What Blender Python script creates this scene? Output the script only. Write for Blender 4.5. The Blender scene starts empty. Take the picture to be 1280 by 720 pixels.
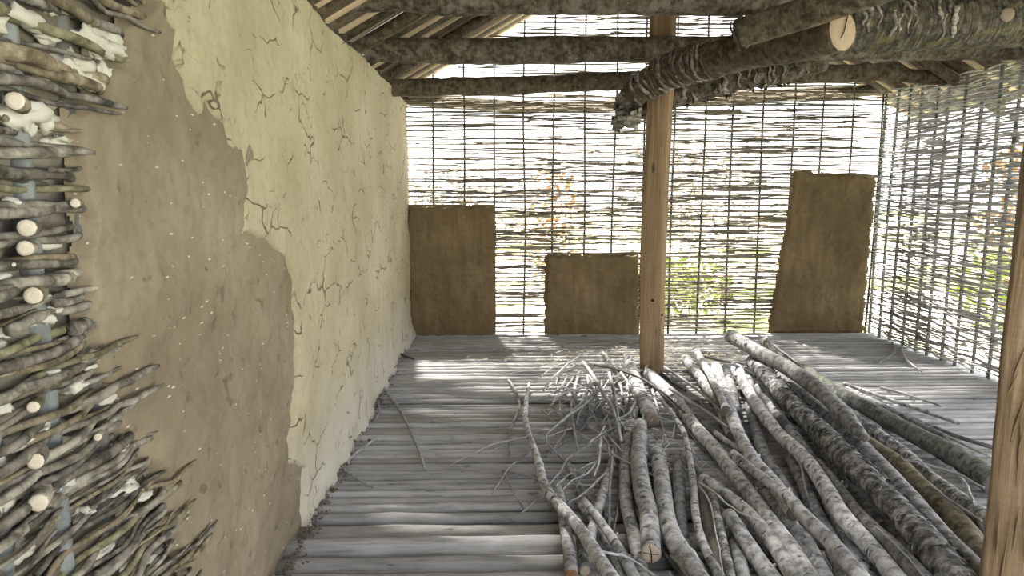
import bpy, math, random
import numpy as np
from mathutils import Vector, Matrix
random.seed(11)
S = bpy.context.scene
COL = S.collection

# ------------------------------------------------------------------ camera
cam_d = bpy.data.cameras.new('camera')
cam_d.sensor_width = 36.0
cam_d.lens = 850.0 / 1280.0 * 36.0
cam_d.clip_start = 0.05
cam = bpy.data.objects.new('camera', cam_d)
cam.location = (0, 0, 1.5)
cam.rotation_euler = (math.radians(90 - 8.2), 0, -math.atan(24 / 850 * math.cos(math.radians(8.2))))
COL.objects.link(cam)
S.camera = cam

# ------------------------------------------------------------------ sky, sun, exposure
W = bpy.data.worlds.new('sky'); S.world = W
W.use_nodes = True
bgn = W.node_tree.nodes['Background']
bgn.inputs[0].default_value = (0.97, 0.985, 1.0, 1)
bgn.inputs[1].default_value = 1.0
sun_d = bpy.data.lights.new('sun', 'SUN')
sun_d.energy = 10.0
sun_d.angle = math.radians(3)
sun_d.color = (1.0, 0.95, 0.86)
sun = bpy.data.objects.new('sun', sun_d)
sun.rotation_euler = Vector((0.10, -0.62, -0.78)).to_track_quat('-Z', 'Y').to_euler()
COL.objects.link(sun)
S.view_settings.view_transform = 'Standard'
S.view_settings.look = 'None'
S.view_settings.gamma = 1
S.view_settings.use_curve_mapping = False
S.view_settings.exposure = 2.1

# ------------------------------------------------------------------ measured layout (metres)
CLAY = [[1.923,2.028],[1.864,1.976],[1.817,1.93],[1.762,1.898],[1.733,1.828],[1.691,1.786],[1.649,1.737],[1.591,1.694],[1.523,1.662],[1.51,1.631],[1.517,1.564],[1.493,1.496],[1.518,1.452],[1.523,1.409],[1.484,1.342],[1.508,1.268],[1.492,1.218],[1.526,1.138],[1.505,1.102],[1.56,1.034],[1.568,0.973],[1.612,0.908],[1.697,0.822],[1.761,0.729],[1.778,0.629],[1.841,0.501],[1.865,0.388],[1.925,0.195],[2.066,-0.075],[2.287,-0.375]]
LIME = [[1.866,2.043],[1.896,1.993],[1.912,1.952],[1.957,1.926],[1.971,1.861],[2.021,1.809],[2.034,1.762],[2.096,1.715],[2.119,1.755],[2.166,1.765],[2.207,1.717],[2.288,1.71],[2.29,1.638],[2.393,1.629],[2.413,1.562],[2.43,1.479],[2.394,1.397],[2.366,1.36],[2.535,1.326],[2.605,1.324],[2.689,1.268],[2.844,1.212],[2.91,1.136],[2.914,0.944],[2.894,0.665],[2.834,0.433],[2.83,0.334],[2.989,0.237],[2.986,0.138],[2.958,0.042]]
STUBS = [[1.29,1.66,0.0166],[1.287,1.43,0.0165],[1.277,1.393,0.0146],[1.286,1.303,0.0166],[1.442,1.473,0.0099],[1.246,0.992,0.0151],[1.242,0.911,0.0173],[1.447,0.965,0.0084],[1.255,1.096,0.0112]]
LUMPS = [[1.625,1.832,0.0607,0.0309],[1.697,1.829,0.0628,0.0274],[1.552,1.757,0.053,0.0254],[1.586,1.742,0.0484,0.0215],[1.66,1.762,0.0279,0.0312],[1.37,1.64,0.0529,0.0212],[1.436,1.637,0.0348,0.0179],[1.375,1.827,0.049,0.0196],[1.506,1.877,0.0367,0.0168],[1.469,1.811,0.0358,0.0164],[1.313,1.798,0.0189,0.017],[1.219,1.115,0.032,0.0183],[1.193,0.996,0.0253,0.0258],[1.187,0.93,0.0326,0.0224],[1.235,0.818,0.0391,0.0176],[1.363,1.355,0.0287,0.0115],[1.255,1.241,0.0229,0.011],[1.354,1.293,0.0335,0.0096],[1.478,1.604,0.0304,0.0122],[1.301,1.176,0.033,0.0113],[1.428,1.179,0.0352,0.01],[1.508,1.124,0.0368,0.0168],[1.371,1.241,0.0243,0.0097],[1.285,1.025,0.0383,0.0115],[1.573,1.01,0.0385,0.0176],[1.385,0.895,0.036,0.0123],[1.593,0.783,0.046,0.0184],[1.325,1.023,0.0244,0.0098],[1.311,1.474,0.0186,0.0093],[1.29,1.363,0.0231,0.0074],[1.456,1.083,0.0309,0.0124],[1.295,0.902,0.0345,0.0099],[1.443,0.795,0.0377,0.0129],[1.59,0.886,0.0282,0.0113],[1.662,0.729,0.0299,0.0143],[1.489,0.675,0.0338,0.0135],[1.394,1.261,0.0196,0.0078],[1.354,1.13,0.0292,0.0117]]
CEIL = {"A":[[-1.293,5.25,2.524],[-0.328,5.25,2.518],[1.101,5.24,2.536],[2.549,5.24,2.555],[4.083,5.24,2.564]],"TOP":[[-1.262,4.3,2.695],[-0.264,4.3,2.657],[0.895,4.3,2.662],[1.677,4.3,2.667],[2.366,4.3,2.705]],"C1":[[-0.99,6.0,2.359],[-0.106,6.0,2.376],[1.267,6.0,2.435],[2.654,6.0,2.488],[3.48,6.0,2.511]],"C2":[[3.508,6.12,2.518],[3.856,6.12,2.485],[4.147,6.12,2.466]],"D":[[-1.066,7.18,2.434],[-0.455,7.18,2.388],[0.613,7.18,2.336],[1.523,7.18,2.379],[2.353,7.18,2.446],[4.196,7.18,2.534]],"MAIN":[[1.9,3.8,2.357],[1.78,4.05,2.35],[1.632,4.4,2.364],[1.397,4.8,2.366],[1.232,5.02,2.327],[1.041,5.2,2.212]],"SECOND":[[2.676,5.62,2.526],[2.386,5.62,2.456],[2.045,5.66,2.392],[1.751,5.76,2.329],[1.443,5.85,2.256],[1.216,5.95,2.148]],"THIRD":[[1.361,3.9,2.359],[1.573,3.74,2.399],[1.686,3.62,2.422],[1.819,3.5,2.454],[2.043,3.25,2.504]],"BIRCH":[[2.182,4.4,2.531],[2.539,4.4,2.533],[2.947,4.4,2.555],[3.51,4.4,2.588],[4.25,4.4,2.61]],"ROLL":[[1.026,5.22,2.243],[1.029,5.25,2.131],[1.013,5.28,2.016]]}
RPOST = [[1.611,2.05,0.234],[1.606,2.05,1.614]]
LOG_PATHS = {
 'L9':[[1.008,3.502,0.032,0.032],[0.981,3.402,0.032,0.032],[0.956,3.308,0.031,0.031],[0.931,3.219,0.031,0.031],[0.908,3.134,0.031,0.031],[0.888,3.054,0.03,0.03],[0.87,2.977,0.03,0.03],[0.853,2.904,0.03,0.03],[0.837,2.834,0.029,0.029],[0.821,2.767,0.029,0.029],[0.807,2.703,0.029,0.029],[0.794,2.642,0.029,0.029],[0.781,2.583,0.029,0.029],[0.764,2.499,0.028,0.028]],
 'L11':[[1.023,3.189,0.037,0.037],[1.01,3.113,0.036,0.036],[0.997,3.04,0.036,0.036],[0.984,2.97,0.036,0.036],[0.972,2.904,0.036,0.036],[0.96,2.839,0.036,0.036],[0.948,2.777,0.035,0.035],[0.936,2.718,0.035,0.035],[0.925,2.66,0.035,0.035],[0.914,2.605,0.035,0.035],[0.903,2.552,0.035,0.035],[0.892,2.501,0.035,0.035],[0.881,2.451,0.035,0.035],[0.864,2.379,0.034,0.034]],
 'L12':[[1.016,2.974,0.095,0.02],[1.002,2.908,0.095,0.02],[0.988,2.846,0.095,0.02],[0.975,2.785,0.095,0.02],[0.963,2.728,0.095,0.02],[0.951,2.672,0.095,0.02],[0.939,2.618,0.095,0.02],[0.927,2.566,0.095,0.02],[0.916,2.516,0.095,0.02],[0.905,2.468,0.095,0.02],[0.895,2.422,0.095,0.02],[0.885,2.377,0.095,0.02],[0.875,2.333,0.095,0.02],[0.86,2.27,0.095,0.02]],
 'L13':[[1.046,2.824,0.026,0.026],[1.039,2.782,0.026,0.026],[1.031,2.741,0.026,0.026],[1.024,2.701,0.026,0.026],[1.017,2.662,0.026,0.026],[1.01,2.625,0.026,0.026],[1.002,2.588,0.026,0.026],[0.994,2.551,0.026,0.026],[0.985,2.515,0.026,0.026],[0.977,2.48,0.026,0.026],[0.969,2.446,0.026,0.026],[0.961,2.413,0.026,0.026],[0.952,2.381,0.026,0.026],[0.94,2.333,0.026,0.026]],
 'L2':[[0.317,3.202,0.027,0.027],[0.317,3.131,0.027,0.027],[0.318,3.063,0.027,0.027],[0.319,2.998,0.027,0.027],[0.318,2.935,0.027,0.027],[0.316,2.874,0.027,0.027],[0.314,2.815,0.027,0.027],[0.312,2.758,0.027,0.027],[0.31,2.704,0.027,0.027],[0.309,2.651,0.027,0.027],[0.308,2.6,0.027,0.027],[0.306,2.551,0.027,0.027],[0.303,2.504,0.027,0.027],[0.297,2.435,0.027,0.027]],
 'L3':[[0.38,2.903,0.021,0.021],[0.378,2.866,0.021,0.021],[0.376,2.83,0.021,0.021],[0.374,2.795,0.021,0.021],[0.373,2.761,0.022,0.022],[0.371,2.727,0.022,0.022],[0.369,2.695,0.022,0.022],[0.368,2.662,0.022,0.022],[0.365,2.631,0.022,0.022],[0.363,2.6,0.022,0.022],[0.361,2.57,0.022,0.022],[0.359,2.54,0.022,0.022],[0.357,2.511,0.022,0.022],[0.354,2.469,0.022,0.022]],
 'L5':[[0.654,3.573,0.021,0.021],[0.628,3.477,0.024,0.021],[0.604,3.386,0.028,0.021],[0.58,3.299,0.032,0.021],[0.558,3.215,0.036,0.021],[0.536,3.136,0.039,0.021],[0.514,3.061,0.043,0.021],[0.493,2.988,0.047,0.021],[0.473,2.918,0.051,0.021],[0.455,2.851,0.054,0.021],[0.436,2.786,0.058,0.021],[0.42,2.724,0.062,0.021],[0.406,2.662,0.065,0.021],[0.387,2.574,0.071,0.021]],
 'L21':[[1.901,5.388,0.038,0.038],[1.877,5.287,0.038,0.038],[1.853,5.189,0.037,0.037],[1.83,5.094,0.037,0.037],[1.808,5.003,0.037,0.037],[1.786,4.914,0.036,0.036],[1.762,4.827,0.036,0.036],[1.738,4.742,0.036,0.036],[1.715,4.659,0.035,0.035],[1.692,4.579,0.035,0.035],[1.67,4.502,0.035,0.035],[1.649,4.427,0.034,0.034],[1.628,4.354,0.034,0.034],[1.598,4.249,0.034,0.034]],
 'L18':[[1.675,5.736,0.04,0.04],[1.66,5.557,0.039,0.039],[1.646,5.389,0.039,0.039],[1.633,5.231,0.039,0.039],[1.619,5.08,0.039,0.039],[1.604,4.932,0.038,0.038],[1.587,4.791,0.038,0.038],[1.572,4.657,0.038,0.038],[1.557,4.53,0.038,0.038],[1.536,4.402,0.037,0.037],[1.511,4.276,0.037,0.037],[1.487,4.156,0.037,0.037],[1.464,4.042,0.037,0.037],[1.432,3.881,0.036,0.036]],
 'L35':[[1.642,3.529,0.037,0.037],[1.614,3.413,0.037,0.037],[1.588,3.303,0.037,0.037],[1.56,3.196,0.036,0.036],[1.53,3.095,0.036,0.036],[1.502,2.999,0.036,0.036],[1.479,2.91,0.036,0.036],[1.46,2.828,0.036,0.036],[1.444,2.751,0.036,0.036],[1.427,2.678,0.036,0.036],[1.409,2.606,0.036,0.036],[1.391,2.538,0.036,0.036],[1.371,2.471,0.036,0.036],[1.337,2.374,0.036,0.036]],
 'L33':[[1.347,3.211,0.031,0.031],[1.333,3.124,0.031,0.031],[1.323,3.046,0.032,0.032],[1.318,2.974,0.032,0.032],[1.314,2.906,0.033,0.033],[1.31,2.841,0.033,0.033],[1.31,2.782,0.033,0.033],[1.31,2.725,0.034,0.034],[1.309,2.67,0.034,0.034],[1.303,2.612,0.035,0.035],[1.292,2.553,0.035,0.035],[1.282,2.496,0.035,0.035],[1.27,2.441,0.035,0.035],[1.253,2.361,0.036,0.036]],
 'L23':[[2.073,5.333,0.038,0.038],[1.953,4.996,0.037,0.037],[1.846,4.697,0.036,0.036],[1.754,4.432,0.035,0.035],[1.68,4.197,0.034,0.034],[1.619,3.987,0.033,0.033],[1.569,3.799,0.033,0.033],[1.527,3.63,0.032,0.032],[1.493,3.478,0.032,0.032],[1.473,3.346,0.032,0.032],[1.458,3.227,0.031,0.031],[1.443,3.114,0.031,0.031],[1.423,3.004,0.031,0.031],[1.379,2.841,0.031,0.031]],
 'L24':[[1.978,4.871,0.035,0.035],[1.952,4.716,0.035,0.035],[1.926,4.571,0.035,0.035],[1.902,4.434,0.035,0.035],[1.879,4.304,0.034,0.034],[1.858,4.182,0.034,0.034],[1.837,4.065,0.034,0.034],[1.818,3.955,0.034,0.034],[1.801,3.852,0.034,0.034],[1.785,3.753,0.034,0.034],[1.769,3.659,0.034,0.034],[1.752,3.568,0.034,0.034],[1.734,3.479,0.033,0.033],[1.709,3.353,0.033,0.033]],
 'L37':[[1.885,3.624,0.033,0.033],[1.862,3.537,0.033,0.033],[1.84,3.454,0.033,0.033],[1.819,3.375,0.032,0.032],[1.8,3.3,0.032,0.032],[1.786,3.231,0.032,0.032],[1.774,3.167,0.032,0.032],[1.763,3.105,0.032,0.032],[1.754,3.047,0.032,0.032],[1.746,2.991,0.032,0.032],[1.738,2.937,0.032,0.032],[1.729,2.884,0.032,0.032],[1.72,2.832,0.032,0.032],[1.707,2.758,0.031,0.031]],
 'L40':[[1.714,2.727,0.077,0.027],[1.708,2.694,0.074,0.027],[1.702,2.662,0.07,0.028],[1.696,2.63,0.067,0.028],[1.691,2.6,0.064,0.029],[1.686,2.57,0.06,0.029],[1.683,2.543,0.057,0.029],[1.681,2.516,0.054,0.03],[1.678,2.49,0.051,0.03],[1.676,2.464,0.047,0.031],[1.673,2.439,0.044,0.031],[1.67,2.414,0.041,0.031],[1.665,2.388,0.037,0.032],[1.657,2.35,0.032,0.032]],
 'L39':[[1.589,2.53,0.035,0.035],[1.587,2.514,0.036,0.036],[1.586,2.499,0.036,0.036],[1.585,2.484,0.037,0.037],[1.584,2.469,0.037,0.037],[1.583,2.455,0.037,0.037],[1.581,2.439,0.038,0.038],[1.577,2.423,0.038,0.038],[1.573,2.406,0.039,0.039],[1.569,2.39,0.039,0.039],[1.564,2.373,0.039,0.039],[1.56,2.357,0.04,0.04],[1.556,2.342,0.04,0.04],[1.55,2.318,0.041,0.041]],
 'L31':[[2.218,3.208,0.034,0.034],[2.201,3.152,0.035,0.035],[2.185,3.098,0.035,0.035],[2.17,3.046,0.035,0.035],[2.157,2.997,0.035,0.035],[2.148,2.953,0.036,0.036],[2.141,2.911,0.036,0.036],[2.134,2.87,0.037,0.037],[2.129,2.831,0.037,0.037],[2.124,2.794,0.037,0.037],[2.12,2.758,0.038,0.038],[2.116,2.723,0.038,0.038],[2.111,2.688,0.038,0.038],[2.104,2.636,0.039,0.039]],
 'L29':[[2.36,4.453,0.037,0.037],[2.329,4.242,0.044,0.037],[2.302,4.051,0.052,0.037],[2.284,3.883,0.059,0.037],[2.269,3.73,0.067,0.037],[2.254,3.586,0.074,0.037],[2.227,3.438,0.082,0.037],[2.187,3.285,0.089,0.037],[2.153,3.146,0.096,0.037],[2.128,3.024,0.104,0.037],[2.109,2.913,0.111,0.037],[2.092,2.811,0.119,0.037],[2.076,2.715,0.126,0.038],[2.051,2.579,0.138,0.038]],
 'L28':[[2.609,6.346,0.045,0.045],[2.548,5.835,0.047,0.047],[2.522,5.44,0.048,0.048],[2.508,5.104,0.049,0.049],[2.489,4.796,0.051,0.051],[2.487,4.542,0.052,0.052],[2.496,4.328,0.054,0.054],[2.501,4.127,0.056,0.056],[2.5,3.936,0.057,0.057],[2.505,3.767,0.059,0.059],[2.515,3.618,0.06,0.06],[2.521,3.476,0.062,0.062],[2.51,3.326,0.063,0.063],[2.466,3.097,0.064,0.064]],
 'L36':[[1.584,3.019,0.026,0.026],[1.568,2.957,0.026,0.026],[1.554,2.896,0.027,0.027],[1.54,2.838,0.027,0.027],[1.526,2.782,0.027,0.027],[1.514,2.729,0.027,0.027],[1.504,2.678,0.028,0.028],[1.494,2.629,0.028,0.028],[1.484,2.582,0.028,0.028],[1.474,2.536,0.028,0.028],[1.464,2.491,0.029,0.029],[1.454,2.447,0.029,0.029],[1.443,2.404,0.029,0.029],[1.424,2.34,0.029,0.029]],
 'L38':[[1.695,3.35,0.096,0.021],[1.672,3.224,0.1,0.023],[1.651,3.106,0.103,0.024],[1.63,2.994,0.106,0.026],[1.606,2.887,0.11,0.027],[1.584,2.785,0.113,0.028],[1.57,2.697,0.116,0.03],[1.563,2.619,0.119,0.031],[1.557,2.544,0.122,0.032],[1.551,2.474,0.125,0.034],[1.544,2.405,0.128,0.035],[1.535,2.338,0.131,0.036],[1.525,2.274,0.134,0.037],[1.509,2.181,0.139,0.039]],
 'L6':[[0.949,4.4,0.033,0.033],[0.882,4.163,0.033,0.033],[0.823,3.949,0.033,0.033],[0.771,3.753,0.032,0.032],[0.729,3.574,0.032,0.032],[0.694,3.408,0.032,0.032],[0.665,3.257,0.031,0.031],[0.64,3.117,0.031,0.031],[0.621,2.99,0.031,0.031],[0.611,2.873,0.031,0.031],[0.603,2.765,0.031,0.031],[0.596,2.664,0.031,0.031],[0.588,2.57,0.031,0.031],[0.571,2.438,0.031,0.031]],
 'L4':[[0.402,2.891,0.115,0.015],[0.417,2.85,0.11,0.016],[0.432,2.81,0.105,0.016],[0.446,2.77,0.1,0.017],[0.456,2.729,0.095,0.017],[0.467,2.688,0.09,0.018],[0.477,2.649,0.085,0.018],[0.486,2.611,0.08,0.019],[0.495,2.573,0.075,0.019],[0.503,2.536,0.07,0.02],[0.511,2.501,0.065,0.02],[0.518,2.466,0.06,0.021],[0.524,2.431,0.054,0.021],[0.53,2.379,0.047,0.022]],
 'L1':[[0.272,5.039,0.037,0.012],[0.229,4.597,0.045,0.015],[0.204,4.221,0.052,0.016],[0.206,3.901,0.06,0.018],[0.226,3.633,0.067,0.019],[0.237,3.39,0.073,0.021],[0.239,3.172,0.08,0.022],[0.261,3.0,0.087,0.023],[0.303,2.863,0.094,0.024],[0.34,2.734,0.1,0.025],[0.367,2.607,0.107,0.026],[0.383,2.479,0.113,0.027],[0.399,2.363,0.12,0.028],[0.422,2.206,0.129,0.029]],
 'L8':[[0.919,3.621,0.04,0.04],[0.889,3.464,0.046,0.04],[0.861,3.319,0.051,0.04],[0.834,3.183,0.057,0.04],[0.808,3.057,0.062,0.04],[0.785,2.938,0.068,0.04],[0.762,2.828,0.074,0.04],[0.747,2.726,0.079,0.04],[0.738,2.633,0.085,0.04],[0.731,2.546,0.091,0.041],[0.731,2.468,0.096,0.041],[0.733,2.396,0.102,0.041],[0.735,2.328,0.108,0.041],[0.735,2.228,0.117,0.042]],
 'L7':[[0.91,4.023,0.066,0.041],[0.868,3.85,0.068,0.041],[0.83,3.691,0.07,0.041],[0.795,3.543,0.071,0.041],[0.765,3.405,0.073,0.041],[0.742,3.278,0.075,0.041],[0.723,3.159,0.077,0.041],[0.707,3.048,0.079,0.041],[0.697,2.946,0.081,0.041],[0.689,2.851,0.083,0.041],[0.675,2.759,0.084,0.041],[0.657,2.671,0.086,0.041],[0.639,2.587,0.088,0.041],[0.613,2.471,0.091,0.041]],
 'L16':[[1.237,5.232,0.046,0.046],[1.265,4.872,0.046,0.045],[1.278,4.538,0.047,0.043],[1.254,4.195,0.047,0.042],[1.246,3.915,0.048,0.04],[1.252,3.68,0.049,0.04],[1.247,3.458,0.05,0.039],[1.237,3.252,0.051,0.038],[1.229,3.07,0.052,0.037],[1.222,2.905,0.053,0.037],[1.212,2.753,0.055,0.036],[1.204,2.616,0.056,0.036],[1.198,2.491,0.058,0.035],[1.177,2.313,0.06,0.035]],
 'L10':[[1.162,4.656,0.065,0.015],[1.154,4.369,0.067,0.015],[1.151,4.12,0.07,0.016],[1.137,3.887,0.072,0.017],[1.093,3.648,0.074,0.017],[1.045,3.428,0.076,0.017],[1.0,3.231,0.079,0.018],[0.955,3.052,0.081,0.018],[0.911,2.891,0.083,0.018],[0.875,2.745,0.085,0.018],[0.851,2.615,0.087,0.019],[0.837,2.498,0.089,0.019],[0.832,2.396,0.091,0.019],[0.826,2.256,0.095,0.02]],
 'L15':[[1.026,3.154,0.098,0.023],[1.049,3.088,0.097,0.024],[1.071,3.024,0.096,0.025],[1.089,2.959,0.095,0.026],[1.104,2.892,0.094,0.027],[1.117,2.828,0.093,0.028],[1.125,2.759,0.092,0.028],[1.126,2.688,0.091,0.029],[1.125,2.618,0.09,0.029],[1.124,2.551,0.088,0.03],[1.122,2.486,0.087,0.031],[1.118,2.423,0.086,0.031],[1.112,2.361,0.084,0.032],[1.103,2.273,0.082,0.032]],
 'L14':[[1.018,2.752,0.107,0.032],[1.019,2.717,0.102,0.033],[1.021,2.683,0.097,0.033],[1.022,2.65,0.091,0.033],[1.024,2.618,0.086,0.033],[1.027,2.588,0.081,0.033],[1.029,2.558,0.075,0.033],[1.032,2.529,0.07,0.034],[1.035,2.502,0.064,0.034],[1.038,2.474,0.059,0.034],[1.041,2.448,0.054,0.034],[1.045,2.423,0.048,0.034],[1.049,2.398,0.043,0.035],[1.054,2.363,0.035,0.035]],
 'L20':[[1.757,5.18,0.115,0.04],[1.679,4.849,0.114,0.039],[1.61,4.556,0.113,0.038],[1.546,4.293,0.112,0.037],[1.486,4.056,0.111,0.036],[1.437,3.846,0.11,0.035],[1.401,3.662,0.11,0.035],[1.372,3.497,0.109,0.034],[1.352,3.351,0.109,0.034],[1.342,3.226,0.109,0.034],[1.341,3.116,0.109,0.034],[1.334,3.008,0.109,0.034],[1.323,2.902,0.109,0.034],[1.301,2.749,0.108,0.033]],
 'L19':[[1.801,5.834,0.08,0.03],[1.768,5.654,0.087,0.029],[1.736,5.483,0.094,0.029],[1.705,5.319,0.101,0.029],[1.676,5.164,0.108,0.028],[1.647,5.015,0.115,0.028],[1.617,4.87,0.122,0.028],[1.588,4.731,0.129,0.028],[1.56,4.599,0.137,0.027],[1.533,4.472,0.144,0.027],[1.507,4.35,0.151,0.027],[1.481,4.232,0.158,0.027],[1.455,4.119,0.165,0.026],[1.417,3.957,0.176,0.026]],
 'L32':[[1.21,3.268,0.174,0.024],[1.226,3.158,0.173,0.025],[1.241,3.056,0.172,0.025],[1.256,2.961,0.171,0.026],[1.272,2.874,0.169,0.027],[1.286,2.79,0.168,0.028],[1.285,2.695,0.167,0.028],[1.281,2.603,0.165,0.028],[1.287,2.525,0.164,0.029],[1.292,2.451,0.163,0.03],[1.292,2.377,0.162,0.03],[1.29,2.305,0.16,0.031],[1.285,2.234,0.159,0.031],[1.276,2.134,0.157,0.032]],
 'L30':[[2.143,3.877,0.086,0.036],[2.12,3.708,0.087,0.037],[2.105,3.56,0.088,0.038],[2.105,3.437,0.09,0.04],[2.102,3.32,0.091,0.041],[2.074,3.186,0.092,0.042],[2.046,3.057,0.094,0.044],[2.03,2.947,0.095,0.045],[2.012,2.842,0.096,0.046],[1.99,2.738,0.097,0.047],[1.965,2.638,0.098,0.048],[1.932,2.538,0.098,0.048],[1.898,2.442,0.099,0.049],[1.848,2.308,0.1,0.05]],
 'L26':[[2.209,5.112,0.097,0.047],[2.157,4.7,0.1,0.047],[2.114,4.348,0.104,0.046],[2.078,4.044,0.107,0.046],[2.045,3.776,0.111,0.046],[2.002,3.524,0.114,0.046],[1.961,3.297,0.118,0.045],[1.924,3.095,0.121,0.045],[1.882,2.908,0.125,0.045],[1.842,2.737,0.128,0.045],[1.804,2.582,0.132,0.045],[1.772,2.444,0.135,0.045],[1.751,2.324,0.139,0.045],[1.723,2.164,0.145,0.045]],
 'L25':[[2.052,5.157,0.164,0.064],[1.97,4.676,0.162,0.062],[1.909,4.284,0.161,0.061],[1.868,3.962,0.16,0.06],[1.838,3.69,0.16,0.06],[1.804,3.442,0.159,0.059],[1.777,3.227,0.159,0.059],[1.755,3.038,0.159,0.059],[1.734,2.867,0.159,0.059],[1.716,2.714,0.159,0.059],[1.695,2.57,0.159,0.059],[1.668,2.434,0.16,0.06],[1.641,2.309,0.16,0.06],[1.601,2.139,0.16,0.06]],
 'L22':[[1.891,5.092,0.118,0.043],[1.787,4.619,0.116,0.041],[1.716,4.24,0.115,0.04],[1.666,3.927,0.114,0.039],[1.633,3.668,0.113,0.038],[1.634,3.476,0.113,0.038],[1.615,3.278,0.113,0.038],[1.579,3.081,0.113,0.038],[1.539,2.898,0.112,0.037],[1.5,2.732,0.112,0.037],[1.484,2.599,0.112,0.037],[1.478,2.482,0.112,0.037],[1.469,2.373,0.112,0.037],[1.446,2.216,0.112,0.037]],
 'L27':[[1.997,5.563,0.282,0.057],[2.01,5.342,0.277,0.056],[2.023,5.139,0.273,0.055],[2.039,4.956,0.269,0.055],[2.056,4.791,0.264,0.054],[2.068,4.629,0.26,0.054],[2.07,4.462,0.256,0.053],[2.068,4.301,0.252,0.052],[2.061,4.143,0.247,0.052],[2.049,3.989,0.243,0.051],[2.023,3.827,0.238,0.05],[1.993,3.671,0.234,0.049],[1.966,3.527,0.229,0.049],[1.931,3.333,0.223,0.048]],
 'L17':[[1.162,5.698,0.046,0.046],[1.146,5.546,0.046,0.046],[1.131,5.402,0.047,0.047],[1.117,5.265,0.047,0.047],[1.103,5.134,0.047,0.047],[1.09,5.01,0.048,0.048],[1.077,4.891,0.048,0.048],[1.065,4.778,0.048,0.048],[1.055,4.67,0.049,0.049],[1.046,4.567,0.049,0.049],[1.037,4.469,0.049,0.049],[1.028,4.375,0.05,0.05],[1.02,4.284,0.05,0.05],[1.008,4.155,0.05,0.05]],
}
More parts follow.
